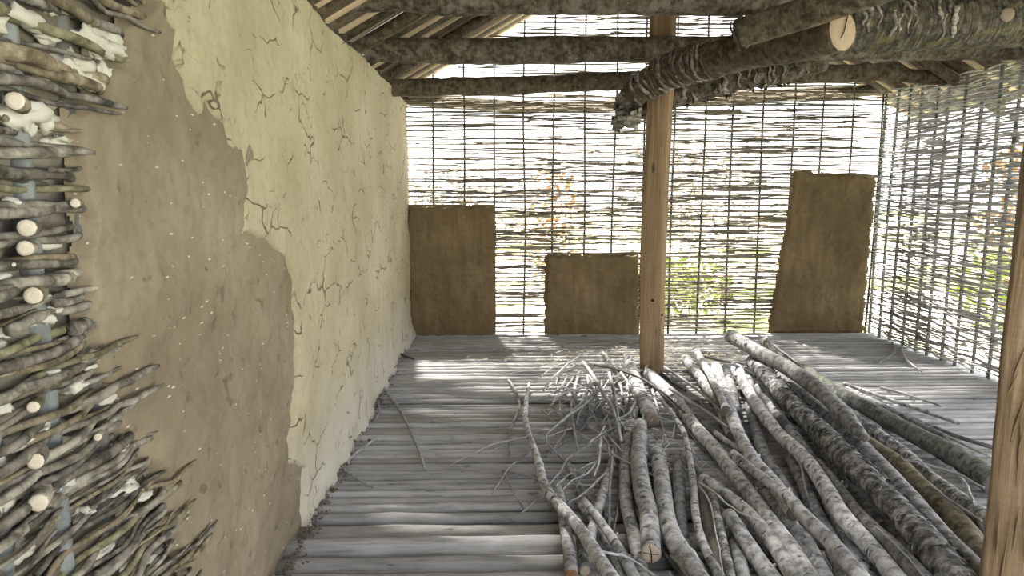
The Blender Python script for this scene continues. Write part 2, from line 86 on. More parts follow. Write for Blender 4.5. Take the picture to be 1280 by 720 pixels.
TWIG_PATHS = {
 't1':["lone",[[0.118,5.219,0.011,0.011],[0.136,5.09,0.011,0.011],[0.166,4.846,0.01,0.01],[0.173,4.609,0.009,0.009],[0.164,4.499,0.008,0.008],[0.131,4.302,0.008,0.008],[0.101,4.117,0.007,0.007],[0.092,4.026,0.007,0.007],[0.086,3.851,0.006,0.006],[0.09,3.689,0.005,0.005]]],
 't2':["brush",[[0.702,5.391,0.035,0.015],[0.67,5.237,0.034,0.014],[0.612,4.951,0.032,0.012],[0.563,4.692,0.031,0.011],[0.542,4.571,0.031,0.011],[0.516,4.344,0.03,0.01],[0.504,4.138,0.029,0.009],[0.498,4.042,0.028,0.008],[0.488,3.861,0.027,0.007],[0.478,3.694,0.027,0.007]]],
 't3':["brush",[[0.722,5.3,0.128,0.018],[0.73,5.155,0.127,0.017],[0.743,4.883,0.125,0.015],[0.748,4.627,0.124,0.014],[0.75,4.508,0.123,0.013],[0.756,4.291,0.122,0.012],[0.755,4.084,0.121,0.011],[0.749,3.982,0.12,0.01],[0.73,3.786,0.119,0.009],[0.707,3.604,0.118,0.008]]],
 't4':["brush",[[0.881,5.009,0.124,0.014],[0.869,4.888,0.123,0.013],[0.846,4.66,0.122,0.012],[0.824,4.452,0.121,0.011],[0.813,4.355,0.12,0.01],[0.789,4.169,0.119,0.009],[0.766,3.997,0.118,0.008],[0.755,3.916,0.118,0.008],[0.734,3.763,0.117,0.007],[0.715,3.621,0.116,0.006]]],
 't5':["brush",[[0.959,5.372,0.031,0.011],[0.958,5.296,0.031,0.011],[0.958,5.151,0.03,0.01],[0.958,5.013,0.029,0.009],[0.957,4.946,0.029,0.009],[0.951,4.81,0.028,0.008],[0.94,4.678,0.027,0.007],[0.93,4.613,0.027,0.007],[0.902,4.484,0.026,0.006],[0.874,4.361,0.026,0.006]]],
 't6':["brush",[[0.667,5.452,0.061,0.011],[0.65,5.39,0.061,0.011],[0.617,5.271,0.06,0.01],[0.586,5.157,0.059,0.009],[0.57,5.102,0.059,0.009],[0.541,4.995,0.058,0.008],[0.512,4.892,0.058,0.008],[0.498,4.843,0.057,0.007],[0.468,4.761,0.057,0.007],[0.435,4.707,0.056,0.006]]],
 't7':["brush",[[0.699,5.493,0.121,0.011],[0.673,5.441,0.121,0.011],[0.622,5.34,0.12,0.01],[0.573,5.242,0.119,0.009],[0.549,5.191,0.119,0.009],[0.505,5.08,0.118,0.008],[0.463,4.966,0.118,0.008],[0.443,4.911,0.117,0.007],[0.404,4.8,0.117,0.007],[0.368,4.694,0.116,0.006]]],
 't8':["brush",[[0.737,4.644,0.091,0.011],[0.688,4.528,0.091,0.011],[0.596,4.332,0.09,0.01],[0.505,4.196,0.089,0.009],[0.463,4.121,0.088,0.008],[0.387,3.957,0.088,0.008],[0.315,3.827,0.087,0.007],[0.295,3.764,0.087,0.007],[0.312,3.618,0.086,0.006],[0.352,3.484,0.085,0.005]]],
 't9':["brush",[[0.748,4.798,0.12,0.01],[0.72,4.76,0.119,0.009],[0.665,4.686,0.119,0.009],[0.613,4.619,0.118,0.008],[0.587,4.595,0.118,0.008],[0.537,4.561,0.118,0.008],[0.487,4.528,0.117,0.007],[0.463,4.502,0.117,0.007],[0.418,4.427,0.116,0.006],[0.388,4.31,0.116,0.006]]],
 't10':["brush",[[0.746,4.693,0.014,0.014],[0.713,4.587,0.014,0.014],[0.651,4.386,0.013,0.013],[0.597,4.199,0.012,0.012],[0.57,4.12,0.011,0.011],[0.507,4.005,0.01,0.01],[0.442,3.914,0.009,0.009],[0.41,3.867,0.009,0.009],[0.351,3.769,0.008,0.008],[0.295,3.673,0.007,0.007]]],
 't11':["brush",[[0.361,4.249,0.119,0.009],[0.366,4.241,0.118,0.008],[0.375,4.224,0.118,0.008],[0.385,4.207,0.118,0.008],[0.389,4.197,0.117,0.007],[0.394,4.17,0.117,0.007],[0.398,4.14,0.116,0.006],[0.4,4.126,0.116,0.006],[0.404,4.097,0.116,0.006],[0.409,4.069,0.115,0.005]]],
 't12':["brush",[[0.746,4.621,0.013,0.013],[0.748,4.552,0.012,0.012],[0.751,4.419,0.011,0.011],[0.75,4.289,0.01,0.01],[0.746,4.224,0.01,0.01],[0.737,4.097,0.009,0.009],[0.728,3.977,0.008,0.008],[0.722,3.919,0.008,0.008],[0.711,3.807,0.007,0.007],[0.701,3.701,0.007,0.007]]],
 't13':["brush",[[0.578,3.935,0.088,0.008],[0.586,3.908,0.088,0.008],[0.604,3.855,0.087,0.007],[0.62,3.803,0.087,0.007],[0.628,3.777,0.087,0.007],[0.638,3.717,0.086,0.006],[0.645,3.653,0.086,0.006],[0.644,3.619,0.086,0.006],[0.634,3.546,0.085,0.005],[0.622,3.473,0.085,0.005]]],
 't14':["brush",[[1.004,4.674,0.08,0.01],[0.988,4.588,0.078,0.009],[0.954,4.427,0.075,0.009],[0.907,4.29,0.071,0.008],[0.882,4.234,0.07,0.008],[0.829,4.164,0.066,0.007],[0.776,4.119,0.063,0.007],[0.749,4.101,0.062,0.006],[0.698,4.075,0.058,0.006],[0.647,4.055,0.055,0.005]]],
 't15':["brush",[[0.972,5.019,0.12,0.01],[0.972,4.984,0.12,0.01],[0.972,4.914,0.119,0.009],[0.972,4.846,0.119,0.009],[0.972,4.813,0.118,0.008],[0.971,4.746,0.118,0.008],[0.968,4.679,0.117,0.007],[0.966,4.645,0.117,0.007],[0.962,4.58,0.116,0.006],[0.959,4.516,0.116,0.006]]],
 't17':["brush",[[0.993,6.01,0.036,0.016],[1.002,5.901,0.036,0.016],[1.014,5.684,0.034,0.014],[1.014,5.459,0.033,0.013],[1.009,5.348,0.032,0.012],[0.987,5.122,0.031,0.011],[0.955,4.904,0.03,0.01],[0.938,4.8,0.03,0.01],[0.9,4.605,0.029,0.009],[0.863,4.425,0.028,0.008]]],
 't18':["brush",[[0.531,4.395,0.029,0.009],[0.518,4.334,0.029,0.009],[0.492,4.217,0.028,0.008],[0.467,4.107,0.027,0.007],[0.454,4.055,0.027,0.007],[0.424,3.963,0.027,0.007],[0.394,3.878,0.026,0.006],[0.379,3.837,0.026,0.006],[0.351,3.756,0.025,0.005],[0.324,3.678,0.025,0.005]]],
 't19':["brush",[[0.724,4.206,0.09,0.01],[0.73,4.187,0.09,0.01],[0.743,4.149,0.089,0.009],[0.756,4.112,0.089,0.009],[0.762,4.093,0.089,0.009],[0.773,4.054,0.088,0.008],[0.778,4.006,0.087,0.007],[0.779,3.979,0.087,0.007],[0.782,3.927,0.087,0.007],[0.784,3.877,0.086,0.006]]],
 't20':["brush",[[0.528,3.589,0.116,0.006],[0.537,3.603,0.116,0.006],[0.555,3.633,0.116,0.006],[0.573,3.663,0.116,0.006],[0.582,3.679,0.115,0.005],[0.6,3.714,0.115,0.005],[0.617,3.755,0.115,0.005],[0.625,3.775,0.115,0.005],[0.643,3.817,0.115,0.005],[0.661,3.859,0.114,0.004]]],
 't21':["brush",[[0.603,3.653,0.12,0.01],[0.596,3.614,0.12,0.01],[0.581,3.539,0.119,0.009],[0.566,3.466,0.119,0.009],[0.559,3.431,0.118,0.008],[0.544,3.363,0.118,0.008],[0.529,3.299,0.117,0.007],[0.521,3.268,0.117,0.007],[0.505,3.207,0.116,0.006],[0.491,3.148,0.116,0.006]]],
 't22':["brush",[[0.482,4.168,0.089,0.009],[0.501,4.207,0.088,0.008],[0.539,4.286,0.088,0.008],[0.579,4.367,0.088,0.008],[0.6,4.409,0.088,0.008],[0.642,4.492,0.087,0.007],[0.686,4.578,0.087,0.007],[0.708,4.623,0.087,0.007],[0.754,4.72,0.087,0.007],[0.802,4.826,0.086,0.006]]],
 't23':["brush",[[0.727,5.087,0.09,0.01],[0.715,4.993,0.09,0.01],[0.693,4.815,0.089,0.009],[0.669,4.652,0.088,0.008],[0.652,4.577,0.088,0.008],[0.617,4.436,0.087,0.007],[0.583,4.303,0.087,0.007],[0.567,4.24,0.086,0.006],[0.535,4.119,0.086,0.006],[0.505,4.004,0.085,0.005]]],
 't24':["brush",[[0.88,4.848,0.028,0.008],[0.864,4.768,0.028,0.008],[0.832,4.615,0.027,0.007],[0.799,4.474,0.027,0.007],[0.78,4.409,0.027,0.007],[0.743,4.286,0.026,0.006],[0.706,4.182,0.026,0.006],[0.685,4.147,0.025,0.005],[0.64,4.098,0.025,0.005],[0.595,4.052,0.024,0.004]]],
 't25':["brush",[[0.665,5.311,0.029,0.009],[0.641,5.242,0.029,0.009],[0.596,5.11,0.028,0.008],[0.553,4.984,0.027,0.007],[0.532,4.922,0.027,0.007],[0.497,4.793,0.027,0.007],[0.469,4.658,0.026,0.006],[0.459,4.593,0.026,0.006],[0.451,4.464,0.025,0.005],[0.447,4.341,0.025,0.005]]],
 't26':["brush",[[1.023,5.005,0.032,0.012],[1.013,4.958,0.032,0.012],[0.993,4.865,0.031,0.011],[0.974,4.776,0.03,0.01],[0.965,4.732,0.03,0.01],[0.946,4.648,0.029,0.009],[0.928,4.566,0.028,0.008],[0.918,4.527,0.028,0.008],[0.9,4.45,0.027,0.007],[0.882,4.375,0.027,0.007]]],
 't27':["brush",[[0.749,4.887,0.12,0.01],[0.734,4.841,0.12,0.01],[0.705,4.751,0.119,0.009],[0.679,4.662,0.118,0.008],[0.667,4.616,0.118,0.008],[0.645,4.525,0.117,0.007],[0.623,4.442,0.117,0.007],[0.61,4.405,0.117,0.007],[0.584,4.336,0.116,0.006],[0.559,4.27,0.116,0.006]]],
 't28':["brush",[[0.65,3.879,0.087,0.007],[0.652,3.852,0.087,0.007],[0.658,3.8,0.086,0.006],[0.663,3.75,0.086,0.006],[0.666,3.725,0.086,0.006],[0.672,3.677,0.085,0.005],[0.681,3.636,0.085,0.005],[0.686,3.617,0.085,0.005],[0.696,3.58,0.084,0.004],[0.706,3.544,0.084,0.004]]],
 't29':["brush",[[0.78,4.151,0.009,0.009],[0.774,4.119,0.008,0.008],[0.761,4.057,0.008,0.008],[0.749,3.996,0.007,0.007],[0.743,3.967,0.007,0.007],[0.732,3.909,0.007,0.007],[0.723,3.852,0.006,0.006],[0.719,3.824,0.006,0.006],[0.71,3.77,0.005,0.005],[0.702,3.717,0.005,0.005]]],
 't30':["brush",[[0.538,5.387,0.009,0.009],[0.531,5.354,0.009,0.009],[0.519,5.29,0.008,0.008],[0.507,5.227,0.008,0.008],[0.501,5.196,0.008,0.008],[0.49,5.136,0.007,0.007],[0.485,5.076,0.007,0.007],[0.485,5.047,0.006,0.006],[0.486,4.991,0.006,0.006],[0.487,4.935,0.005,0.005]]],
 'b1':["forked",[[0.047,3.473,0.007,0.007],[0.068,3.444,0.016,0.007],[0.108,3.386,0.034,0.006],[0.146,3.327,0.052,0.006],[0.164,3.293,0.062,0.006],[0.194,3.207,0.08,0.005],[0.222,3.118,0.098,0.005],[0.235,3.073,0.107,0.004],[0.258,2.981,0.125,0.004],[0.279,2.891,0.144,0.004]]],
 'b2':["forked",[[0.051,3.467,0.005,0.005],[0.058,3.434,0.005,0.005],[0.072,3.369,0.004,0.004],[0.086,3.306,0.004,0.004],[0.092,3.275,0.004,0.004],[0.105,3.216,0.004,0.004],[0.116,3.158,0.003,0.003],[0.122,3.129,0.003,0.003],[0.132,3.073,0.003,0.003],[0.143,3.019,0.003,0.003]]],
 'b3':["forked",[[0.232,3.18,0.005,0.005],[0.225,3.166,0.005,0.005],[0.211,3.138,0.005,0.005],[0.197,3.11,0.004,0.004],[0.19,3.096,0.004,0.004],[0.177,3.069,0.004,0.004],[0.163,3.043,0.004,0.004],[0.156,3.03,0.004,0.004],[0.142,3.01,0.003,0.003],[0.126,2.994,0.003,0.003]]],
 'b4':["brush",[[0.518,3.505,0.025,0.005],[0.508,3.483,0.025,0.005],[0.488,3.438,0.025,0.005],[0.468,3.394,0.025,0.005],[0.459,3.373,0.025,0.005],[0.441,3.329,0.024,0.004],[0.427,3.281,0.024,0.004],[0.421,3.257,0.024,0.004],[0.408,3.21,0.023,0.003],[0.396,3.164,0.023,0.003]]],
 'b5':["brush",[[0.344,3.233,0.115,0.005],[0.338,3.22,0.115,0.005],[0.325,3.196,0.115,0.005],[0.312,3.171,0.115,0.005],[0.306,3.159,0.115,0.005],[0.294,3.134,0.114,0.004],[0.282,3.108,0.114,0.004],[0.276,3.096,0.114,0.004],[0.265,3.071,0.114,0.004],[0.254,3.046,0.113,0.003]]],
 'b6':["brush",[[0.433,3.439,0.026,0.006],[0.423,3.42,0.029,0.006],[0.405,3.384,0.034,0.006],[0.386,3.347,0.039,0.005],[0.377,3.329,0.041,0.005],[0.36,3.291,0.046,0.005],[0.343,3.251,0.051,0.005],[0.335,3.231,0.054,0.004],[0.319,3.192,0.059,0.004],[0.304,3.154,0.064,0.004]]],
 'b7':["brush",[[0.535,3.265,0.055,0.005],[0.521,3.242,0.055,0.005],[0.496,3.198,0.055,0.005],[0.47,3.155,0.054,0.004],[0.458,3.134,0.054,0.004],[0.433,3.094,0.054,0.004],[0.408,3.062,0.054,0.004],[0.395,3.048,0.054,0.004],[0.369,3.022,0.053,0.003],[0.344,2.995,0.053,0.003]]],
 'b8':["brush",[[0.371,3.67,0.008,0.008],[0.375,3.661,0.008,0.008],[0.383,3.642,0.007,0.007],[0.391,3.624,0.007,0.007],[0.395,3.615,0.007,0.007],[0.403,3.597,0.006,0.006],[0.411,3.579,0.006,0.006],[0.415,3.57,0.006,0.006],[0.423,3.552,0.005,0.005],[0.431,3.534,0.005,0.005]]],
 'b9':["long",[[0.662,3.607,0.069,0.009],[0.649,3.541,0.066,0.009],[0.623,3.416,0.06,0.008],[0.6,3.3,0.054,0.007],[0.589,3.244,0.051,0.007],[0.57,3.139,0.045,0.007],[0.551,3.041,0.039,0.006],[0.543,2.995,0.036,0.006],[0.526,2.906,0.031,0.005],[0.511,2.822,0.025,0.005]]],
 'b10':["long2",[[0.686,3.524,0.006,0.006],[0.674,3.465,0.006,0.006],[0.653,3.351,0.005,0.005],[0.633,3.245,0.005,0.005],[0.623,3.194,0.005,0.005],[0.606,3.096,0.004,0.004],[0.588,3.004,0.004,0.004],[0.578,2.961,0.004,0.004],[0.552,2.879,0.004,0.004],[0.526,2.803,0.003,0.003]]],
 'b11':["over",[[0.392,2.399,0.146,0.006],[0.409,2.405,0.139,0.006],[0.443,2.418,0.125,0.005],[0.477,2.431,0.112,0.005],[0.494,2.435,0.105,0.005],[0.524,2.436,0.091,0.005],[0.551,2.428,0.078,0.004],[0.564,2.423,0.071,0.004],[0.588,2.411,0.057,0.004],[0.611,2.398,0.044,0.004]]],
 'b12':["over2",[[0.482,2.568,0.006,0.006],[0.484,2.561,0.006,0.006],[0.49,2.547,0.005,0.005],[0.495,2.533,0.005,0.005],[0.498,2.526,0.005,0.005],[0.503,2.512,0.005,0.005],[0.509,2.499,0.004,0.004],[0.512,2.493,0.004,0.004],[0.518,2.48,0.004,0.004],[0.523,2.467,0.004,0.004]]],
 'b13':["brush",[[0.579,3.326,0.055,0.005],[0.567,3.306,0.055,0.005],[0.543,3.266,0.054,0.004],[0.52,3.227,0.054,0.004],[0.509,3.208,0.054,0.004],[0.486,3.17,0.054,0.004],[0.464,3.137,0.053,0.003],[0.452,3.122,0.053,0.003],[0.43,3.093,0.053,0.003],[0.408,3.064,0.053,0.003]]],
 'b14':["brush",[[0.539,3.407,0.085,0.005],[0.524,3.376,0.085,0.005],[0.496,3.315,0.084,0.004],[0.469,3.259,0.084,0.004],[0.454,3.24,0.084,0.004],[0.423,3.214,0.084,0.004],[0.392,3.19,0.083,0.003],[0.378,3.173,0.083,0.003],[0.352,3.125,0.083,0.003],[0.328,3.074,0.083,0.003]]],
 'd1':["postlong",[[0.81,5.296,0.111,0.011],[0.859,5.256,0.109,0.01],[0.954,5.174,0.106,0.01],[1.04,5.071,0.102,0.009],[1.078,5.01,0.101,0.009],[1.138,4.854,0.097,0.008],[1.175,4.657,0.094,0.007],[1.19,4.56,0.092,0.007],[1.213,4.364,0.089,0.006],[1.225,4.17,0.086,0.006]]],
 'd2':["post",[[1.197,4.935,0.01,0.01],[1.184,4.844,0.009,0.009],[1.158,4.67,0.008,0.008],[1.135,4.507,0.008,0.008],[1.123,4.43,0.007,0.007],[1.101,4.283,0.007,0.007],[1.08,4.144,0.006,0.006],[1.07,4.078,0.006,0.006],[1.051,3.952,0.005,0.005],[1.033,3.832,0.005,0.005]]],
 'd4':["cross",[[1.443,5.617,0.013,0.013],[1.453,5.502,0.018,0.013],[1.472,5.282,0.028,0.012],[1.487,5.074,0.037,0.011],[1.491,4.97,0.042,0.01],[1.496,4.765,0.052,0.009],[1.495,4.567,0.062,0.008],[1.493,4.47,0.067,0.008],[1.483,4.277,0.076,0.007],[1.458,4.077,0.086,0.006]]],
 'd5':["cross2",[[1.247,4.629,0.115,0.015],[1.257,4.565,0.113,0.014],[1.278,4.443,0.109,0.013],[1.304,4.34,0.105,0.012],[1.319,4.296,0.104,0.012],[1.348,4.208,0.1,0.011],[1.37,4.112,0.097,0.01],[1.379,4.062,0.095,0.01],[1.395,3.966,0.092,0.009],[1.411,3.874,0.088,0.008]]],
 'd6':["hook",[[1.482,4.744,0.009,0.009],[1.478,4.715,0.009,0.009],[1.472,4.656,0.009,0.009],[1.465,4.6,0.008,0.008],[1.463,4.573,0.008,0.008],[1.465,4.533,0.007,0.007],[1.478,4.511,0.007,0.007],[1.485,4.501,0.007,0.007],[1.498,4.482,0.006,0.006],[1.511,4.463,0.006,0.006]]],
 'd7':["arch",[[1.812,4.981,0.192,0.012],[1.838,4.995,0.18,0.012],[1.889,5.021,0.155,0.011],[1.932,5.031,0.131,0.011],[1.952,5.032,0.118,0.01],[1.991,5.033,0.094,0.01],[2.023,5.021,0.069,0.009],[2.033,5.007,0.057,0.009],[2.05,4.974,0.032,0.008],[2.066,4.941,0.008,0.008]]],
 'd8':["arch2",[[1.762,5.536,0.112,0.012],[1.787,5.542,0.105,0.011],[1.837,5.555,0.091,0.011],[1.887,5.568,0.077,0.01],[1.913,5.576,0.07,0.01],[1.967,5.597,0.056,0.01],[2.022,5.621,0.042,0.009],[2.05,5.633,0.035,0.009],[2.106,5.657,0.022,0.008],[2.163,5.68,0.008,0.008]]],
 'd9':["curl",[[1.183,4.209,0.007,0.007],[1.166,4.155,0.012,0.006],[1.132,4.049,0.022,0.006],[1.1,3.947,0.032,0.005],[1.083,3.898,0.037,0.005],[1.049,3.809,0.047,0.005],[1.012,3.728,0.058,0.004],[0.994,3.689,0.063,0.004],[0.958,3.612,0.073,0.004],[0.924,3.537,0.084,0.004]]],
 'd10':["post",[[1.217,4.136,0.008,0.008],[1.216,4.103,0.007,0.007],[1.215,4.039,0.007,0.007],[1.214,3.977,0.007,0.007],[1.214,3.947,0.006,0.006],[1.214,3.889,0.006,0.006],[1.216,3.836,0.005,0.005],[1.218,3.811,0.005,0.005],[1.222,3.762,0.005,0.005],[1.226,3.714,0.004,0.004]]],
 'd11':["dark",[[1.369,5.378,0.015,0.015],[1.372,5.338,0.014,0.014],[1.378,5.259,0.014,0.014],[1.384,5.183,0.013,0.013],[1.387,5.145,0.012,0.012],[1.395,5.076,0.011,0.011],[1.408,5.019,0.011,0.011],[1.415,4.994,0.01,0.01],[1.429,4.943,0.009,0.009],[1.443,4.893,0.009,0.009]]],
 'd12':["post",[[1.169,5.04,0.109,0.009],[1.184,5.097,0.104,0.009],[1.214,5.211,0.093,0.009],[1.245,5.329,0.082,0.008],[1.261,5.389,0.076,0.008],[1.296,5.508,0.065,0.008],[1.334,5.622,0.054,0.008],[1.354,5.68,0.049,0.007],[1.394,5.799,0.038,0.007],[1.435,5.92,0.027,0.007]]],
 'e1':["farpale",[[2.633,6.39,0.094,0.014],[2.617,6.296,0.095,0.013],[2.587,6.116,0.096,0.012],[2.559,5.944,0.098,0.011],[2.545,5.863,0.099,0.011],[2.524,5.713,0.101,0.01],[2.508,5.576,0.103,0.009],[2.5,5.51,0.104,0.009],[2.485,5.382,0.105,0.008],[2.47,5.259,0.107,0.007]]],
 'g1':["corner1",[[3.927,6.444,0.012,0.012],[3.889,6.368,0.012,0.012],[3.815,6.22,0.011,0.011],[3.74,6.093,0.01,0.01],[3.7,6.043,0.01,0.01],[3.62,5.953,0.009,0.009],[3.542,5.869,0.008,0.008],[3.505,5.832,0.008,0.008],[3.436,5.763,0.007,0.007],[3.367,5.696,0.007,0.007]]],
 'g2':["corner2",[[3.835,6.154,0.014,0.014],[3.803,6.085,0.014,0.014],[3.741,5.951,0.013,0.013],[3.682,5.823,0.012,0.012],[3.657,5.764,0.012,0.012],[3.624,5.669,0.011,0.011],[3.604,5.589,0.01,0.01],[3.594,5.55,0.01,0.01],[3.575,5.473,0.009,0.009],[3.556,5.399,0.008,0.008]]],
 'g3':["floorr",[[2.944,4.932,0.012,0.012],[2.961,4.908,0.011,0.011],[2.996,4.86,0.011,0.011],[3.028,4.81,0.01,0.01],[3.04,4.781,0.01,0.01],[3.06,4.716,0.009,0.009],[3.077,4.651,0.008,0.008],[3.086,4.62,0.008,0.008],[3.104,4.558,0.008,0.008],[3.121,4.497,0.007,0.007]]],
 'g4':["rod1",[[2.709,4.523,0.014,0.014],[2.72,4.452,0.014,0.014],[2.74,4.315,0.014,0.014],[2.76,4.186,0.014,0.014],[2.771,4.126,0.014,0.014],[2.794,4.015,0.014,0.014],[2.818,3.911,0.013,0.013],[2.833,3.863,0.013,0.013],[2.871,3.785,0.013,0.013],[2.914,3.717,0.013,0.013]]],
 'g5':["rod2",[[2.68,4.314,0.013,0.013],[2.695,4.264,0.013,0.013],[2.724,4.168,0.012,0.012],[2.752,4.076,0.011,0.011],[2.763,4.028,0.011,0.011],[2.774,3.923,0.01,0.01],[2.781,3.819,0.009,0.009],[2.785,3.769,0.009,0.009],[2.793,3.674,0.008,0.008],[2.807,3.591,0.008,0.008]]],
 'h1':["rod3",[[2.111,3.282,0.127,0.007],[2.134,3.272,0.125,0.007],[2.18,3.252,0.119,0.007],[2.225,3.232,0.113,0.007],[2.247,3.22,0.11,0.006],[2.286,3.194,0.105,0.006],[2.317,3.159,0.099,0.006],[2.326,3.135,0.096,0.006],[2.34,3.083,0.09,0.005],[2.353,3.032,0.085,0.005]]],
 'h2':["rod4",[[2.445,3.399,0.029,0.009],[2.42,3.348,0.039,0.008],[2.372,3.249,0.06,0.008],[2.324,3.151,0.08,0.007],[2.297,3.102,0.091,0.007],[2.239,3.0,0.112,0.006],[2.181,2.901,0.132,0.006],[2.15,2.851,0.143,0.005],[2.089,2.754,0.164,0.005],[2.029,2.66,0.184,0.004]]],
 'h3':["strap",[[2.013,2.919,0.149,0.009],[2.01,2.89,0.15,0.009],[2.004,2.835,0.152,0.008],[2.0,2.784,0.154,0.008],[1.999,2.76,0.155,0.007],[1.998,2.714,0.157,0.007],[1.995,2.667,0.16,0.006],[1.994,2.644,0.161,0.006],[1.99,2.599,0.163,0.006],[1.987,2.555,0.165,0.005]]],
 'j1':["wall1",[[-0.869,5.131,0.014,0.014],[-0.818,4.994,0.013,0.013],[-0.723,4.74,0.012,0.012],[-0.639,4.506,0.011,0.011],[-0.602,4.391,0.01,0.01],[-0.538,4.168,0.009,0.009],[-0.482,3.961,0.008,0.008],[-0.456,3.864,0.008,0.008],[-0.412,3.68,0.007,0.007],[-0.373,3.51,0.006,0.006]]],
 'j2':["wall2",[[-0.895,6.157,0.017,0.017],[-0.882,6.141,0.016,0.016],[-0.856,6.109,0.015,0.015],[-0.83,6.078,0.014,0.014],[-0.817,6.062,0.014,0.014],[-0.792,6.031,0.013,0.013],[-0.767,6.0,0.012,0.012],[-0.754,5.985,0.012,0.012],[-0.729,5.954,0.011,0.011],[-0.705,5.924,0.01,0.01]]],
 'j3':["wall3",[[-0.833,4.746,0.007,0.007],[-0.825,4.714,0.007,0.007],[-0.811,4.65,0.007,0.007],[-0.797,4.588,0.006,0.006],[-0.79,4.558,0.006,0.006],[-0.781,4.5,0.006,0.006],[-0.779,4.446,0.005,0.005],[-0.778,4.42,0.005,0.005],[-0.778,4.369,0.005,0.005],[-0.778,4.319,0.004,0.004]]],
 'j4':["wall4",[[-0.714,3.969,0.007,0.007],[-0.722,3.945,0.006,0.006],[-0.739,3.897,0.006,0.006],[-0.755,3.85,0.006,0.006],[-0.762,3.827,0.006,0.006],[-0.778,3.782,0.005,0.005],[-0.792,3.736,0.005,0.005],[-0.798,3.711,0.005,0.005],[-0.809,3.663,0.004,0.004],[-0.821,3.615,0.004,0.004]]],
 'j5':["wall5",[[-0.839,3.568,0.008,0.008],[-0.823,3.546,0.007,0.007],[-0.792,3.503,0.007,0.007],[-0.761,3.461,0.007,0.007],[-0.746,3.44,0.006,0.006],[-0.716,3.402,0.006,0.006],[-0.686,3.369,0.006,0.006],[-0.671,3.353,0.005,0.005],[-0.642,3.321,0.005,0.005],[-0.614,3.29,0.005,0.005]]],
 'k1':["bend",[[0.968,3.047,0.126,0.006],[0.98,3.02,0.126,0.006],[1.003,2.965,0.125,0.005],[1.019,2.902,0.125,0.005],[1.025,2.869,0.125,0.005],[1.036,2.806,0.124,0.004],[1.051,2.749,0.124,0.004],[1.061,2.725,0.124,0.004],[1.088,2.693,0.124,0.004],[1.12,2.671,0.123,0.003]]],
 'k2':["thin1",[[0.979,3.054,0.105,0.005],[0.977,2.993,0.106,0.004],[0.969,2.876,0.108,0.004],[0.95,2.759,0.11,0.004],[0.938,2.702,0.112,0.004],[0.912,2.593,0.114,0.003],[0.887,2.49,0.116,0.003],[0.874,2.442,0.117,0.003],[0.85,2.349,0.12,0.003],[0.826,2.263,0.122,0.002]]],
 'k3':["thin2",[[0.741,2.462,0.146,0.006],[0.749,2.459,0.139,0.006],[0.763,2.453,0.125,0.005],[0.777,2.447,0.112,0.005],[0.784,2.444,0.105,0.005],[0.794,2.434,0.091,0.005],[0.802,2.422,0.078,0.004],[0.805,2.416,0.071,0.004],[0.813,2.405,0.057,0.004],[0.821,2.393,0.044,0.004]]],
 'k4':["thin3",[[0.679,2.427,0.106,0.006],[0.681,2.412,0.108,0.005],[0.685,2.384,0.113,0.005],[0.689,2.356,0.118,0.005],[0.69,2.342,0.121,0.005],[0.693,2.314,0.126,0.004],[0.695,2.285,0.131,0.004],[0.696,2.271,0.133,0.004],[0.697,2.242,0.138,0.004],[0.698,2.214,0.143,0.003]]],
 'k5':["thin4",[[1.363,2.597,0.006,0.006],[1.362,2.586,0.005,0.005],[1.359,2.564,0.005,0.005],[1.357,2.543,0.005,0.005],[1.355,2.532,0.005,0.005],[1.352,2.51,0.004,0.004],[1.347,2.488,0.004,0.004],[1.344,2.477,0.004,0.004],[1.339,2.455,0.004,0.004],[1.334,2.433,0.003,0.003]]],
 'k6':["thin5",[[1.527,2.512,0.165,0.005],[1.525,2.486,0.166,0.005],[1.523,2.434,0.169,0.005],[1.521,2.384,0.171,0.004],[1.519,2.359,0.172,0.004],[1.513,2.309,0.175,0.004],[1.507,2.26,0.177,0.004],[1.503,2.235,0.178,0.003],[1.491,2.184,0.18,0.003],[1.477,2.133,0.183,0.003]]],
 'k7':["thin6",[[1.588,3.332,0.107,0.007],[1.577,3.296,0.104,0.006],[1.555,3.227,0.098,0.006],[1.534,3.16,0.092,0.006],[1.524,3.128,0.089,0.005],[1.501,3.065,0.084,0.005],[1.479,3.005,0.078,0.005],[1.47,2.976,0.075,0.004],[1.454,2.921,0.069,0.004],[1.441,2.869,0.064,0.004]]],
}
